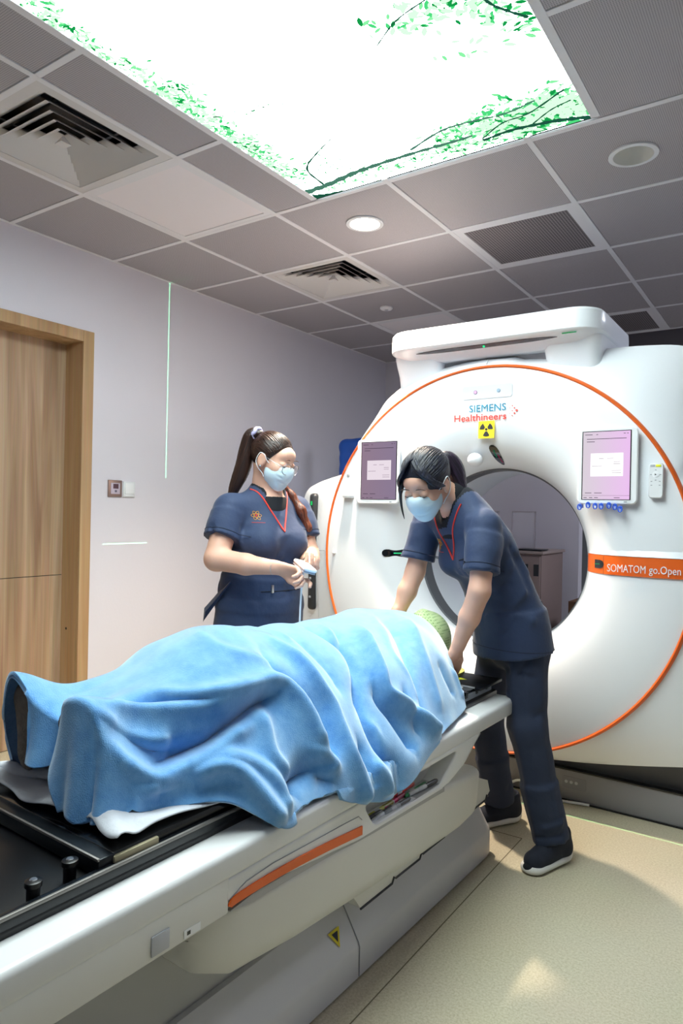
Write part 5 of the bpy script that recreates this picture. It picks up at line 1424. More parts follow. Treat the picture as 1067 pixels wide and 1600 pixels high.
for k in range(22):
    a = rs0.rand()*6.28; z = .82+.42*rs0.rand(); c = vec(1.40, .928, z)+(f*math.cos(a)*.12+l*math.sin(a)*.17); dl = (l*rs0.normal(0, .04)+f*rs0.normal(0, .03)+U*rs0.normal(0, .05)); Sh.fold([c-dl, c+dl*.3+U*.01, c+dl], .012+.008*rs0.rand(), rs0.choice([-.006, .006]))
Sh.noise(.0035, 38, 2)
def in_v(nb, ax, l, depth=.05, k=.62):
    def pick(c):
        q = c-nb; y = q@ax; x = np.abs(q@l)
        return ((y > -depth) & (x < .030+(y+depth)*k)).astype(int)
    return pick
so = Sh.mesh('scrub_top', [m_navy, m_under], pl, smooth_it=2, pick=in_v(nb, U, l))
for sh, el in ((shR, elR), (shL, elL)): cuff_line(Sh, sh+unit(el-sh)*.107, el-sh, so, far=.12)
# undershirt, seen in the V
Un = Field(nb-.14, nb+.14, .004); Un.cone(nb-U*.012+f*.002, nb-U*.085+f*.0, .066, .080, .02, flat=(f, .88)); Un.cone(nb+U*.08+f*.035, nb+f*.03-U*.012, .06, .052, .008, 's'); Un.mesh('undershirt', m_under, pl)
vtip = nb+f*.20-U*.118
for a0 in (nb-l*.085+U*.012+f*.02, nb+l*.085+U*.012+f*.02):
    P0, P1 = a0, vtip
    surf_line(Sh, 'neck_piping', m_piping, so, P0+f*.0, P1, -f*.8+(-U)*.6, .0032, 22, .0012)
emblem(Sh, so, nb-l*.098-U*.105+f*.1, -f, U, l)
# pocket with a clip, side flap
surf_line(Sh, 'pocket_edge', m_under, so, vec(1.55, .80, .945), vec(1.55, 1.0, .945), -f, .002)
h = Sh.hit(vec(1.72, .80, .955), -f, .4)
if h is not None: box('badge_clip', tuple(h-vec(.0, .006, .016)), tuple(h+vec(.008, .006, .016)), m_chrome, so, .002)
pyd('side_flap', [(1.335, .795, .985), (1.40, .735, .985), (1.30, .70, .86), (1.275, .715, .815), (1.26, .735, .865), (1.33, .80, .98), (1.395, .745, .98), (1.295, .712, .862), (1.272, .722, .82), (1.256, .74, .868)], [(0, 1, 2, 3, 4), (5, 9, 8, 7, 6), (0, 5, 6, 1), (1, 6, 7, 2), (2, 7, 8, 3), (3, 8, 9, 4), (4, 9, 5, 0)], m_navy, so)
# trousers and shoes (behind the table)
Tr = Field((1.15, .65, .05), (1.65, 1.22, .92), .008)
Tr.cone(vec(1.388, .93, .86), vec(1.388, .93, .80), .17, .17, .03, flat=(f, .72))
for q in (-1, 1): Tr.cyl(vec(1.388, .93, .82)+l*q*.085, vec(1.39, .93, .07)+l*q*.10, .095, .075, .03)
Tr.mesh('trousers', M('navy_trousers', '#222d45', .8, bump=(500, .1)), pl)
def shoe(parent, heel, toe, w, name='shoe'):
    heel = np.array(heel, float); toe = np.array(toe, float); d = unit(toe-heel)
    F = Field(np.minimum(heel, toe)-.09, np.maximum(heel, toe)+vec(.09, .09, .16), .004)
    F.cone(heel+U*.05+d*.03, toe-d*.045+U*.034, .038*w, .036*w, .02); F.cone(heel+U*.05+d*.028, heel+U*.10+d*.03, .037*w, .035*w, .02); F.cone(heel+U*.085+d*.06, toe-d*.09+U*.045, .034*w, .03*w, .02)
    F.cone(heel+U*.14+d*.035, heel+U*.105+d*.04, .034, .026, .006, 's')
    F.plane(heel+U*.016, (0, 0, -1), .003)
    o = F.mesh(name, M('navy_knit_shoe', '#151b2b', .8, bump=(400, .2)), parent)
    F = Field(np.minimum(heel, toe)-.09, np.maximum(heel, toe)+.09, .004)
    F.cone(heel+d*.035+U*.018, toe-d*.04+U*.016, .042*w, .043*w, .01, flat=((0, 0, 1), .45)); F.cone(heel+d*.02+U*.03, heel+d*.05+U*.02, .036*w, .03*w, .01, flat=((0, 0, 1), .7))
    F.plane((0, 0, .002), (0, 0, -1), .002)
    F.mesh('sole', M('white_sole', '#d5d3cf', .6), o)
    F = Field(toe-.06, toe+.07, .004); F.ell(toe-d*.014+U*.024, (.020, .020, .014), .004); F.mesh('toe_cap', m_under, o)
    for k in range(4):
        c = toe-d*(.085+.018*k)+U*(.073+.006*k); s_ = unit(np.cross(U, d))
        tube('lace', [c-s_*.018-U*.006, c-s_*.008+U*.0015, c+s_*.008+U*.0015, c+s_*.018-U*.006], .0022, m_under, o, 6)
    return o
for q in (-1, 1): shoe(pl, vec(1.36, .93, 0)+l*q*.10, vec(1.58, .90, 0)+l*q*.11, 1.)
# hair: cap, swept back into a high pony tail
H = Field(HL.c-.20, HL.c+.20, .003)
HL.ell(H, (-.022, 0, .032), (.098, .082, .089), .01)
H.plane(HL.p(.058, 0, .070), HL.f*1.0-HL.u*.55, .008)
HL.ell(H, (.07, 0, -.01), (.055, .09, .068), .012, 's')
for q in (-1, 1): HL.ell(H, (-.002, q*.085, -.012), (.022, .02, .032), .008, 's')
HL.ell(H, (-.04, 0, -.085), (.09, .10, .045), .01, 's')
rs = np.random.RandomState(5)
for k in range(26):
    a = -1.35+2.7*k/25; st = [HL.p(.062*math.cos(t_)-.02-.02*t_*.0, math.sin(a)*(.080-.02*t_), .03+math.cos(a)*.095+.0*t_) for t_ in (0., .6)]
    ptsx = [HL.p(.07-.16*t_, math.sin(a)*.088*(1-.55*t_), .045+math.cos(a)*.088*(1-.15*t_)) for t_ in np.linspace(0, 1, 7)]
    H.fold(ptsx, .0045, rs.choice([-.0026, .002]))
def strands(hd, c, r, tie, n, mat, parent, name, seed, amax=1.5, fr=.72, rad=.0024):
    """fine locks lying on the hair cap, from the hairline back to the tie"""
    rs = np.random.RandomState(seed); c = vec(*c); r = vec(*r); td = unit((vec(*tie)-c)/r); V = []; Fq = []
    for k in range(n):
        a = -amax+2*amax*k/(n-1)+rs.normal(0, .03); w = math.sqrt(1-fr*fr)
        f0 = fr+rs.normal(0, .02)-.12*abs(math.sin(a))**2
        sd = unit((f0, w*math.sin(a), w*math.cos(a))); om = math.acos(np.clip(np.dot(sd, td), -1, 1)); pts = []
        for t_ in np.linspace(0, .93, 12):
            d = (math.sin((1-t_)*om)*sd+math.sin(t_*om)*td)/math.sin(om)
            q = c+r*d*(1.004+.004*math.sin(t_*PI+k)); pts.append(hd.p(*q))
        v, f_ = tube_geo(pts, [rad*min(1, .3+3*t_)*min(1, .35+2.5*(1-t_)) for t_ in np.linspace(0, 1, 12)], 6)
        b0 = len(V); V += v; Fq += [tuple(i+b0 for i in q) for q in f_]
    return pyd(name, V, Fq, mat, parent, True, 60)
def locks(hd, paths, rads, mat, parent, name):
    V = []; Fq = []
    for P_ in paths:
        pts = [hd.p(*q) for q in catmull(P_, 4)]; m_ = len(pts)
        v, f_ = tube_geo(pts, [np.interp(i/(m_-1), np.linspace(0, 1, len(rads)), rads) for i in range(m_)], 6)
        b0 = len(V); V += v; Fq += [tuple(i+b0 for i in q) for q in f_]
    return pyd(name, V, Fq, mat, parent, True, 60)
ho = H.mesh('hair', hair_mat('dark_brown_hair_cap', '#150b09', '#3d241b', HL.f-HL.u*.2, HL.l), pl)
strands(HL, (-.022, 0, .032), (.098, .082, .089), (-.115, -.012, .085), 46, hair_mat('dark_brown_strands', '#1a0f0c', '#4a2c20', HL.f-HL.u*.2, HL.l), ho, 'hair_strands', 3)
tie = HL.p(-.105, -.012, .085)
Pt = Field(tie-vec(.25, .25, .40), tie+vec(.2, .2, .1), .004)
tail = [tie, tie+vec(-.035, -.012, -.005), tie+vec(-.05, -.02, -.06), tie+vec(-.06, -.03, -.13), tie+vec(-.08, -.05, -.21), tie+vec(-.10, -.07, -.28)]
Pt.chain([vec(*p) for p in catmull(tail, 3)], [.016, .019, .022, .024, .026, .027, .028, .029, .029, .029, .028, .026, .022, .018, .012, .008], .015)
for k in range(10):
    o = vec(rs.normal(0, .02), rs.normal(0, .02), 0); Pt.fold([vec(*p)+o*1.2 for p in tail], .004, rs.choice([-.003, .003]))
Pt.mesh('ponytail', hair_mat('dark_brown_ponytail', '#150b09', '#3a221a', (-.25, -.17, -.95), (.8, .5, 0)), ho)
tube('hair_tie', [Vector(tie+vec(-.012, -.004, 0)+HL.l*.024*math.cos(t_)+HL.u*.024*math.sin(t_)+HL.f*.003*math.sin(5*t_)) for t_ in np.linspace(0, 2*PI, 25)], .009, M('lilac_scrunchie', '#b9b4dd', .7, var=(60, .3)), ho, 8)
Lk = Field((1.40, .90, 1.10), (1.62, 1.16, 1.42), .004)   # lock over the far shoulder
Lk.chain([HL.p(-.03, .065, -.06), vec(1.47, 1.02, 1.33), vec(1.515, 1.03, 1.27), vec(1.535, 1.05, 1.20), vec(1.535, 1.06, 1.165)], [.012, .017, .019, .016, .006], .02)
for k in range(6): Lk.fold([vec(1.47, 1.01+.008*k, 1.34), vec(1.53, 1.02+.008*k, 1.27), vec(1.55, 1.04+.006*k, 1.18)], .004, (-1)**k*.003)
Lk.mesh('hair_lock', hair_mat('brown_hair_lock', '#3a170e', '#8a4a30', (.2, .1, -.95), (.8, .5, 0)), ho)
# ear stud, glasses
F_ = Field(HL.p(.004, -.085, -.03)-.02, HL.p(.004, -.085, -.03)+.02, .0015); F_.ell(HL.p(.004, -.085, -.027), (.005, .005, .005), .001); F_.mesh('ear_stud', m_chrome, pl)
gl = thing('glasses', 'thin round metal-framed glasses on the standing radiographer\'s face', 'glasses', tuple(HL.p(.1, 0, 0)))
mg = M('thin_metal_frame', '#7c7a80', .3, metal=.8); mlens = M('lens_glass', '#ffffff', .02, trans=1., alpha=.18)
for q in (-1, 1):
    c = HL.p(.104, q*.033, -.002); ring = [c+HL.l*.0235*math.cos(t_)+HL.u*.022*math.sin(t_)-HL.f*(.006*abs(math.cos(t_))*(1 if math.cos(t_)*q > 0 else 0)) for t_ in np.linspace(0, 2*PI, 33)]
    tube('rim', [Vector(p) for p in ring], .0011, mg, gl, 6)
    pyd('lens', [c]+ring[:-1], [(0, i+1, (i+1) % 32+1) for i in range(32)], mlens, gl, True)
    tube('temple', [Vector(HL.p(.097, q*.057, .004)), Vector(HL.p(.06, q*.073, .010)), Vector(HL.p(.0, q*.081, .020)), Vector(HL.p(-.012, q*.081, .012))], .001, mg, gl, 6)
tube('bridge', [Vector(HL.p(.104, -.0105, .004)), Vector(HL.p(.108, 0, .008)), Vector(HL.p(.104, .0105, .004))], .001, mg, gl, 6)
# bracelet and watch
def bangle(name, c, ax, r, w, mat, parent):
    ax = unit(ax); a = unit(np.cross(ax, U)); b_ = np.cross(ax, a)
    return tube(name, [Vector(c+a*r*math.cos(t_)+b_*r*math.sin(t_)) for t_ in np.linspace(0, 2*PI, 25)], w, mat, parent, 6)
bangle('bracelet', wrR-unit(wrR-elR)*.015, wrR-elR, .0275, .0012, m_chrome, pl)
bangle('watch', wrL-unit(wrL-elL)*.01, wrL-elL, .028, .004, m_chrome, pl)
# handset with its cable
dv = thing('handset', 'small white handset with a cable in the standing radiographer\'s hands', 'handset', (1.715, .775, 1.04))
dm = Matrix.Translation((1.722, .792, 1.062)) @ Matrix.Rotation(math.radians(-25), 4, 'Z') @ Matrix.Rotation(math.radians(18), 4, 'Y') @ Matrix.Rotation(math.radians(-14), 4, 'X')
box('housing', (-.048, -.030, -.006), (.048, .030, .010), m_white, dv, .008, 3, dm)
box('underside', (-.046, -.028, -.013), (.046, .028, -.005), m_lgrey, dv, .006, 2, dm)
tube('cable', [(1.735, .765, 1.05), (1.738, .760, 1.03), (1.730, .762, .98), (1.722, .768, .90), (1.715, .775, .80), (1.70, .79, .70), (1.68, .80, .66)], .0035, m_white, dv, 8)
# ------------------------------------------------------------------ radiographer bending over the patient's head
f = unit((-.5, -.866, 0)); l = unit((.866, -.5, 0))
pr = thing('person', 'radiographer with black hair bending over the patient\'s head beside the bore', 'person', (2.38, 1.36, 0))
HR = Head((2.126, .974, 1.372), (-.03, -.83, -.56))
nb = vec(2.182, 1.105, 1.315)
pel = vec(2.355, 1.285, .86)
shL, elL, wrL = vec(2.326, 1.052, 1.240), vec(2.335, .985, 1.005), vec(2.252, 1.0, .800)
shR, elR, wrR = vec(2.025, 1.195, 1.262), vec(1.995, 1.150, 1.04), vec(1.962, 1.075, .875)
ax = unit(nb-pel); fr = unit(f-ax*np.dot(f, ax)); md = lambda t_: pel+(nb-pel)*t_
B_ = Field((1.88, .80, .66), (2.45, 1.30, 1.53), .004)
HR.skin(B_)
B_.cone(HR.p(-.035, 0, -.02), nb, .050, .052, .02).cone(nb, md(.8), .054, .085, .03).chain([md(.82), md(.6)], [.09, .10], .03)
for sh, el, wr in ((shL, elL, wrL), (shR, elR, wrR)):
    B_.chain([md(.90), sh-U*.012], [.05, .038], .03); B_.chain([sh, el], [.046, .037], .02); B_.chain([el, el*.55+wr*.45+unit(el-sh)*.003, wr], [.038, .036, .024], .015)
hand(B_, wrL+unit(wrL-elL)*.010, unit((-.45, .12, -.88)), unit((-.85, .15, .45)), -1, [(.35, .5, .4), (.4, .6, .4), (.45, .6, .4), (.5, .6, .4)], ((.014, .030, .010), (.002, .030, .006), (-.003, .024, .004)))
hand(B_, wrR+unit(wrR-elR)*.010, unit((.1, .1, -.95)), unit((.95, .1, .1)), 1, [(.3, .4, .3), (.35, .5, .3), (.4, .5, .3), (.4, .5, .3)], ((.014, .030, .010), (.002, .030, .006), (-.003, .024, .004)))
bR = B_.mesh('body', [m_skin, m_under], pr, smooth_it=2, pick=chest_pick(nb, ax, .03))
HR.face(pr, bR); HR.mask(pr)
# shirt
Sh = Field((1.92, .85, .66), (2.58, 1.55, 1.42), .0055)
fl = (fr, .66)
Sh.cyl(pel-U*.105+fr*.005, pel+ax*.06, .174, .162, .02, (f, .76)); Sh.cone(md(.10), md(.34), .158, .150, .03, flat=fl)
Sh.cone(md(.34), md(.66), .150, .160, .03, flat=fl).cone(md(.66), md(.86), .155, .12, .03, flat=(fr, .72)).cone(md(.86), nb-ax*.02, .10, .070, .03)
for q in (-1, 1): Sh.ell(md(.60)+fr*.075+l*q*.062, (.062, .062, .062), .05)
for sh, el in ((shL, elL), (shR, elR)):
    dn = unit(el-sh); Sh.cone(md(.84), sh-U*.006, .080, .054, .03); Sh.cone(sh-U*.006, sh+dn*.10, .054, .060, .02).cyl(sh+dn*.05, sh+dn*.18, .059, .066, .02)
Sh.cone(nb+ax*.08+fr*.02, nb+ax*.0+fr*.015, .066, .052, .01, 's'); Sh.cone(nb+fr*.05+ax*.03, nb+fr*.125-ax*.02, .045, .036, .012, 's')
for pts, w, a in (([md(.45)+l*.15+fr*.03, md(.38)+l*.11+fr*.09, md(.34)+fr*.115], .016, -.012), ([md(.52)+l*.15, md(.42)+l*.14+fr*.05, md(.40)+l*.06+fr*.10], .012, .008),
                  ([md(.30)+l*.16, md(.24)+l*.13+fr*.06, md(.24)+l*.04+fr*.115], .014, .009), ([md(.62)+l*.15-fr*.02, md(.46)+l*.15-fr*.03, md(.30)+l*.16-fr*.02], .014, -.010), ([md(.55)+l*.14-fr*.06, md(.38)+l*.14-fr*.07], .014, .009),
                  ([md(.10)+l*.16+fr*.03, md(-.02)+l*.10+fr*.11, md(-.06)+fr*.13], .012, .007), ([md(.16)+l*.13+fr*.08, md(.06)+l*.08+fr*.12], .010, -.007), ([md(.78)+l*.14, md(.68)+l*.13+fr*.03], .010, -.008), ([md(.92)+l*.05, md(.86)+l*.12-fr*.02], .01, .006), ([md(.9)-l*.05+fr*.05, md(.75)-l*.12+fr*.06], .01, -.006), ([md(.2)+fr*.11, md(-.1)+fr*.13], .016, -.006)):
    Sh.fold(pts, w, a)
for k in range(30):
    a = rs0.rand()*6.28; t_ = rs0.rand()*.85; c = md(t_)+(fr*math.cos(a)*.105+l*math.sin(a)*.155); dl = (l*rs0.normal(0, .04)+fr*rs0.normal(0, .03)+ax*rs0.normal(0, .035)); Sh.fold([c-dl, c+dl*.3+ax*.012, c+dl], .011+.008*rs0.rand(), rs0.choice([-.007, .007]))
Sh.noise(.004, 34, 5)
so = Sh.mesh('scrub_top', [m_navy, m_under], pr, smooth_it=2, pick=in_v(nb, ax, l, .06, .5))
Un = Field(nb-.14, nb+.14, .004); Un.cone(nb+ax*.02+fr*.006, nb-ax*.10+fr*.02, .064, .098, .02, flat=(fr, .88)); Un.cone(nb+ax*.09+fr*.04, nb+fr*.035-ax*.012, .058, .050, .008, 's'); Un.mesh('undershirt', m_under, pr)
vt = nb+fr*.20-ax*.135
for q in (-1, 1): surf_line(Sh, 'neck_piping', m_piping, so, nb+l*q*.082+ax*.005+fr*.03, vt, -fr*.85-ax*.5, .0032, 22, .0012)
emblem(Sh, so, nb-l*.068-ax*.125+fr*.1, -fr, ax, l)
surf_line(Sh, 'pocket_edge', m_under, so, md(.66)+l*.045+fr*.3, md(.70)+l*.135+fr*.3, -fr, .0022)
for sh, el in ((shL, elL), (shR, elR)): cuff_line(Sh, sh+unit(el-sh)*.157, el-sh, so, far=.12)
cuff_line(Sh, pel-U*.082, U, so, far=.3)
# trousers
Tr = Field((2.08, 1.0, .03), (2.66, 1.68, .95), .006)
hpL, hpR = pel-U*.05+l*.072, pel-U*.05-l*.075+vec(-.01, .02, 0)
knL, anL, knR, anR = vec(2.432, 1.222, .50), vec(2.515, 1.275, .085), vec(2.195, 1.40, .47), vec(2.225, 1.487, .085)
Tr.cone(pel+ax*.05, pel-U*.06, .142, .142, .03, flat=(fr, .78))
Tr.chain([hpL, knL, knL*.5+anL*.5], [.084, .070, .066], .03).cyl(knL*.5+anL*.5, anL, .070, .068, .02)
Tr.chain([hpR, knR, knR*.5+anR*.5], [.084, .068, .064], .03).cyl(knR*.5+anR*.5, anR, .068, .068, .02)
for pts, w, a in (([hpL+fr*.09, knL+fr*.07+l*.02, anL+fr*.08], .014, .007), ([hpL+l*.09, knL+l*.075, anL+l*.08], .016, .006), ([hpL+fr*.05+l*.07, hpL-U*.16+fr*.08], .014, -.009), ([pel-U*.10+fr*.11, hpL-U*.10+l*.07+fr*.05], .014, -.009), ([pel-U*.12+fr*.11, pel-U*.2-l*.05+fr*.08], .014, -.008),
                  ([anL+U*.06+fr*.08, anL+U*.05+l*.08], .010, -.008), ([anL+U*.10+fr*.08+l*.03, anL+U*.09+l*.08-fr*.02], .010, .007), ([knL+fr*.07-l*.03, knL+U*.06+l*.07], .014, -.007), ([knR+fr*.07, anR+fr*.08], .014, .008), ([anR+U*.08+l*.07, anR+U*.06+fr*.07], .010, -.007), ([knR+U*.08+l*.06, knR+fr*.07], .014, -.008)):
    Tr.fold(pts, w, a)
Tr.noise(.004, 30, 3)
Tr.mesh('trousers', M('navy_trousers', '#222d45', .8, bump=(15, .5)), pr, smooth_it=2)
s1 = shoe(pr, (2.545, 1.345, 0), (2.468, 1.135, 0), 1.05)
s2 = shoe(pr, (2.285, 1.545, 0), (2.165, 1.365, 0), 1.05)
text_mesh('shoe_mark', 'S', .035, m_white, s1, (2.553, 1.255, .045), (.33, .94, .0), (-.3, .1, .95), bold=.0015)
# hair
H = Field(HR.c-.20, HR.c+.20, .003)
HR.ell(H, (-.020, 0, .040), (.102, .086, .092), .01)
H.plane(HR.p(.074, 0, .05), HR.f*1.0-HR.u*.25, .008)
HR.ell(H, (.085, -.008, -.025), (.062, .066, .066), .010, 's'); HR.ell(H, (.075, 0, -.075), (.07, .10, .065), .010, 's')
for q in (-1, 1): HR.ell(H, (-.004, q*.087, -.014), (.022, .02, .032), .008, 's')
HR.ell(H, (-.04, 0, -.090), (.09, .10, .045), .01, 's')
rs = np.random.RandomState(8)
for k in range(26):
    a = -1.4+2.8*k/25
    H.fold([HR.p(.075-.17*t_, math.sin(a)*.090*(1-.5*t_), .045+math.cos(a)*.090*(1-.12*t_)) for t_ in np.linspace(0, 1, 7)], .0045, rs.choice([-.0028, .0022]))
# side-swept fringe
for q, e_ in ((1, (.035, .078, -.005)), (-1, (.045, -.076, -.03))):
    if 0: H.chain([HR.p(.070, q*.015, .080), HR.p(.072, q*.045, .055), HR.p(.055, q*.068, .022), HR.p(*e_)], [.006, .009, .009, .005], .015)
ho = H.mesh('hair', hair_mat('black_hair_cap', '#07070d', '#1f2338', HR.f-HR.u*.3, HR.l, .45), pr)
tube('fringe_strand', [Vector(p) for p in catmull([HR.p(.035, -.066, .05), HR.p(.062, -.076, .0), HR.p(.078, -.078, -.05), HR.p(.098, -.068, -.085)], 4)], [.012, .012, .011, .010, .006, .0055, .005, .0045, .004, .0035, .003, .002, .001], m_hairR, ho, 8)
m_strR = hair_mat('black_strands', '#07070d', '#22263c', HR.f-HR.u*.3, HR.l, .45)
strands(HR, (-.020, 0, .040), (.102, .086, .092), (-.12, .010, .045), 46, m_strR, ho, 'hair_strands', 4, 1.45, .70)
rs = np.random.RandomState(31); fp = []
for q in (-1, 1):
    for k in range(13):
        o = k/12; j = lambda: rs.normal(0, .0015)
        fp.append([(.052-.035*o, q*.006+j(), .128-.006*o), (.076-.030*o+j(), q*(.030+.006*o), .098-.004*o), (.074-.022*o+j(), q*(.056+.008*o), .066-.012*o), (.060-.026*o+j(), q*(.073+.006*o), .036-.012*o), (.036-.022*o, q*(.083+.002*o), .012-.008*o)])
locks(HR, fp, [.003, .0058, .0065, .0055, .002], m_strR, ho, 'swept_fringe')
tie = HR.p(-.115, .010, .040)
Pt = Field(tie-vec(.12, .10, .30), tie+vec(.22, .20, .08), .004)
tail = [tie, tie+vec(.02, .035, .0), tie+vec(.045, .05, -.035), tie+vec(.06, .055, -.09), tie+vec(.075, .06, -.13)]
Pt.chain([vec(*p) for p in catmull(tail, 3)], [.018, .022, .026, .028, .029, .029, .028, .027, .025, .022, .018, .012, .006], .015)
for k in range(8):
    o = vec(rs.normal(0, .016), rs.normal(0, .016), 0); Pt.fold([vec(*p)+o for p in tail], .004, rs.choice([-.003, .003]))
Pt.mesh('ponytail', hair_mat('black_ponytail', '#0b0a10', '#33263a', (.4, .3, -.85), (.8, .5, 0)), ho)
tube('hair_tie', [Vector(tie+vec(.008, .012, 0)+HR.l*.022*math.cos(t_)+HR.u*.022*math.sin(t_)) for t_ in np.linspace(0, 2*PI, 21)], .006, M('mauve_tie', '#8a6f8c', .7), ho, 8)
# ================================================================== wall fittings and things at the back
def plate(name, y0, y1, z0, z1, label, cat, mats):
    t = thing(name, label, cat, (XW, (y0+y1)/2, z0))
    box('plate', (XW, y0, z0), (XW+.009, y1, z1), mats[0], t, .002)
    return t
t = plate('card_switch', 1.197, 1.289, 1.326, 1.420, 'bronze-framed card reader switch on the wall right of the wooden door', 'switch', (M('bronze_plate', '#9a8078', .35, metal=.5),))
box('inner_panel', (XW+.008, 1.213, 1.342), (XW+.011, 1.274, 1.404), M('inner_lilac', '#c3b6c8', .4), t, .001)
box('display', (XW+.0105, 1.227, 1.372), (XW+.012, 1.262, 1.399), M('display_maroon', '#4d2b3c', .3), t)
box('symbol', (XW+.0105, 1.238, 1.352), (XW+.012, 1.252, 1.364), M('symbol_grey', '#6a6378', .5), t)
t = plate('light_switch', 1.299, 1.380, 1.326, 1.416, 'plain white light switch next to the bronze card switch', 'switch', (m_white2,))
box('rocker', (XW+.008, 1.308, 1.345), (XW+.014, 1.371, 1.408), m_white, t, .002)
box('lower_key', (XW+.008, 1.308, 1.331), (XW+.012, 1.371, 1.343), m_white, t, .001)
t = plate('wall_socket', 1.58, 1.67, .34, .42, 'pale wall socket low on the wall just above the blanket', 'socket', (M('socket_white', '#e6dcdc', .5),))
for y in (1.607, 1.643): box('socket_hole', (XW+.0085, y-.006, .372), (XW+.0095, y+.006, .386), m_lgrey, t)
# blue padded board leaning on the left wall behind the gantry
t = thing('blue_chair', 'royal blue upholstered chair back showing behind the left shoulder of the gantry', 'chair', (.45, 3.15, 0))
mbl = M('royal_blue_vinyl', '#1552b4', .45)
Fd = Field((.2, 2.9, 1.2), (.85, 3.3, 1.95), .01)
Fd.cone((.36, 3.08, 1.30), (.36, 3.08, 1.76), .05, .05, .03).cone((.68, 3.08, 1.30), (.68, 3.08, 1.76), .05, .05, .03)
Fd.cone((.36, 3.08, 1.76), (.68, 3.08, 1.79), .05, .05, .03)
for z in np.linspace(1.32, 1.76, 6): Fd.cone((.36, 3.08, z), (.68, 3.08, z), .045, .045, .03)
Fd.mesh('backrest', mbl, t)
box('seat', (.28, 2.68, .92), (.76, 3.14, 1.03), mbl, t, .03, 3)
box('pedestal', (.42, 2.84, .06), (.62, 3.04, .93), m_lgrey, t, .02)
box('foot_plate', (.28, 2.68, 0), (.76, 3.16, .06), m_grey, t, .015)
box('back_strut', (.47, 3.10, .6), (.57, 3.14, 1.5), m_lgrey, t, .005)
# metal cabinet and things behind the bore
m_cab = M('taupe_steel_cabinet', '#8d7a76', .5)
t = thing('steel_cabinet', 'taupe steel cabinet seen through the bore', 'cabinet', (1.42, 3.7, 0))
box('body', (1.0, 3.46, .06), (1.745, 3.95, 1.0), m_cab, t, .004)
box('top', (.99, 3.44, 1.0), (1.76, 3.96, 1.02), M('cabinet_top', '#a1908b', .45), t, .004)
for x in (1.012, 1.382):
    d_ = box('door', (x, 3.445, .08), (x+.355, 3.462, .985), m_cab, t, .003)
    box('handle', (x+(.315 if x < 1.2 else .02), 3.43, .82), (x+(.335 if x < 1.2 else .04), 3.447, .92), m_dark, d_, .004)
box('vent', (1.62, 3.4415, .84), (1.655, 3.4445, .93), m_dark, t)
box('vent', (1.695, 3.4415, .85), (1.73, 3.4445, .93), m_dark, t)
box('plinth', (1.02, 3.48, 0), (1.72, 3.93, .06), m_dark, t)
t = thing('acrylic_stand', 'clear acrylic document stand on top of the steel cabinet', 'stand', (1.45, 3.6, 1.02))
m_acr = M('clear_acrylic', '#e8e4ee', .15, alpha=.35)
for x in (1.20, 1.475):
    box('panel', (x, 3.60, 1.022), (x+.175, 3.606, 1.296), m_acr, t, .001)
    for a0, b0 in (((x, 3.598, 1.29), (x+.175, 3.608, 1.297)), ((x, 3.598, 1.022), (x+.006, 3.608, 1.297)), ((x+.169, 3.598, 1.022), (x+.175, 3.608, 1.297))):
        box('edge', a0, b0, M('acrylic_edge', '#b9b0b8', .3), t)
box('base_strip', (1.19, 3.56, 1.0205), (1.66, 3.65, 1.0245), M('acrylic_base', '#cfc6cc', .3), t)
t = thing('black_tray', 'thin black tray on the cabinet top seen through the bore', 'tray', (1.62, 3.55, 1.02))
box('tray', (1.56, 3.47, 1.0205), (1.74, 3.60, 1.028), m_black, t, .003); box('rim', (1.555, 3.465, 1.026), (1.745, 3.605, 1.032), m_dark, t, .002)
t = thing('cardboard_box', 'brown cardboard box on the floor behind the bore', 'box', (1.95, 3.5, 0))
mcb = M('cardboard', '#6b4a33', .8, var=(8, .1))
box('carton', (1.935, 3.45, .0), (2.35, 3.8, .69), mcb, t, .003)
box('flap', (1.935, 3.45, .69), (2.14, 3.8, .696), mcb, t); box('flap', (2.145, 3.45, .69), (2.35, 3.8, .696), mcb, t)
box('tape', (2.10, 3.449, .2), (2.18, 3.8005, .6975), M('tape', '#a58a62', .4), t)
# white cable along the plinth
t = thing('floor_cable', 'white cable running along the foot of the gantry plinth', 'cable', (2.2, 1.84, 0))
tube('jacket', [Vector(p) for p in catmull([(1.9, 1.85, .01), (2.1, 1.835, .012), (2.2, 1.815, .06), (2.26, 1.80, .03), (2.32, 1.82, .008), (2.5, 1.855, .008)], 8)], .006, m_white, t, 8)
tube('end_sleeve', [(1.86, 1.852, .01), (1.9, 1.85, .01)], .008, m_grey, t, 8)

LASER_W = 1500
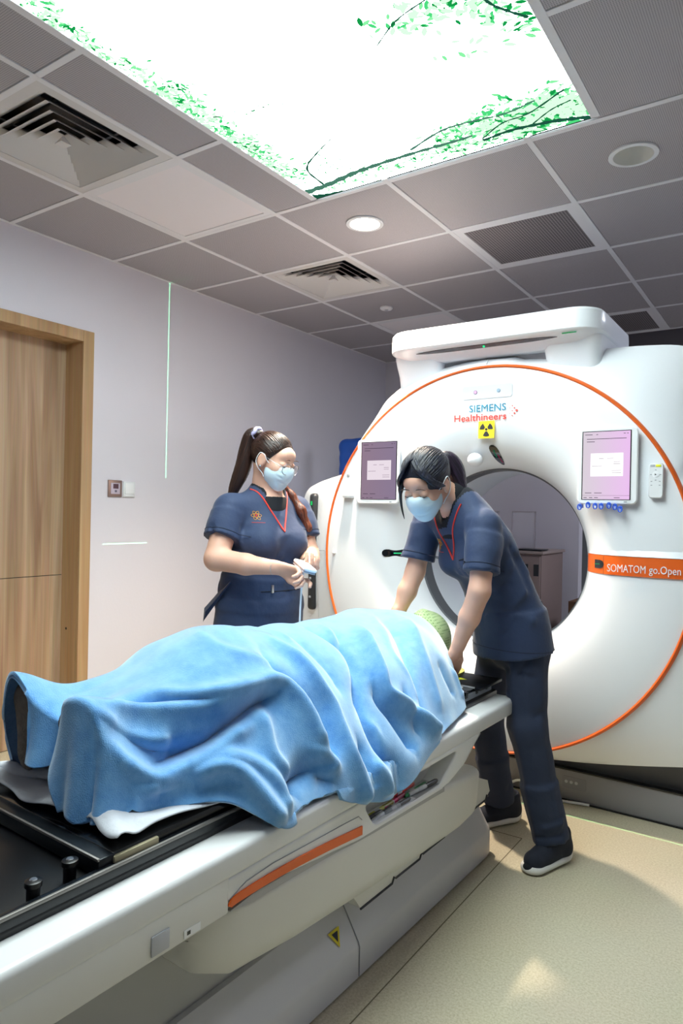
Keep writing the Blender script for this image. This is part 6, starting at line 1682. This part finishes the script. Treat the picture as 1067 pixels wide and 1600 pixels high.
# ------------------------------------------------------------------ green alignment lasers: fan beams from small wall and ceiling units
def laser(name, loc, n, rng_axis, lo, hi, watts, half=.0007):
    L = bpy.data.lights.new(name, 'POINT'); L.energy = watts; L.color = (.25, 1, .45); L.shadow_soft_size = 0.0
    L.use_nodes = True; nt = L.node_tree; em = nt.nodes['Emission']
    g = nt.nodes.new('ShaderNodeNewGeometry')
    def dot(v):
        d = nt.nodes.new('ShaderNodeVectorMath'); d.operation = 'DOT_PRODUCT'; d.inputs[1].default_value = v; nt.links.new(g.outputs['Incoming'], d.inputs[0]); return d.outputs['Value']
    def mth(op, a, b=None):
        m = nt.nodes.new('ShaderNodeMath'); m.operation = op
        for i, x in enumerate((a, b)):
            if x is None: continue
            if isinstance(x, (int, float)): m.inputs[i].default_value = x
            else: nt.links.new(x, m.inputs[i])
        return m.outputs[0]
    n = Vector(n).normalized()
    a = mth('LESS_THAN', mth('ABSOLUTE', dot(tuple(n))), half)
    r = dot(rng_axis)
    w = mth('MULTIPLY', a, mth('MULTIPLY', mth('GREATER_THAN', r, lo), mth('LESS_THAN', r, hi)))
    nt.links.new(w, em.inputs['Strength'])
    o = bpy.data.objects.new(name, L); COL.objects.link(o); o.location = loc
    return o
def laser_unit(loc, lo, hi, label):
    t = thing('alignment_laser', label, 'laser', loc)
    box('housing', lo, hi, m_white2, t, .01)
    return t
u = laser_unit((XR, 1.617, 1.06), (XR-.05, 1.56, .96), (XR, 1.68, 1.16), 'white alignment laser box on the right wall')
put(laser('wall_line_laser', (XR-.06, 1.617, 1.06), (0, 1, 0), (0, 0, 1), .082, .33, LASER_W), u)
put(laser('level_line_laser', (XR-.06, 1.617, 1.06), (0, 0, 1), (0, 1, 0), -.093, -.029, LASER_W), u)
u = laser_unit((3.05, .95, ZC), (3.0, .90, ZC-.06), (3.10, 1.0, ZC+.001), 'white alignment laser box on the ceiling, out of the picture')
put(laser('floor_line_laser', (3.05, .95, ZC-.062), (0, 2.578, .765), (1, 0, 0), -.45, .3, LASER_W*.5), u)
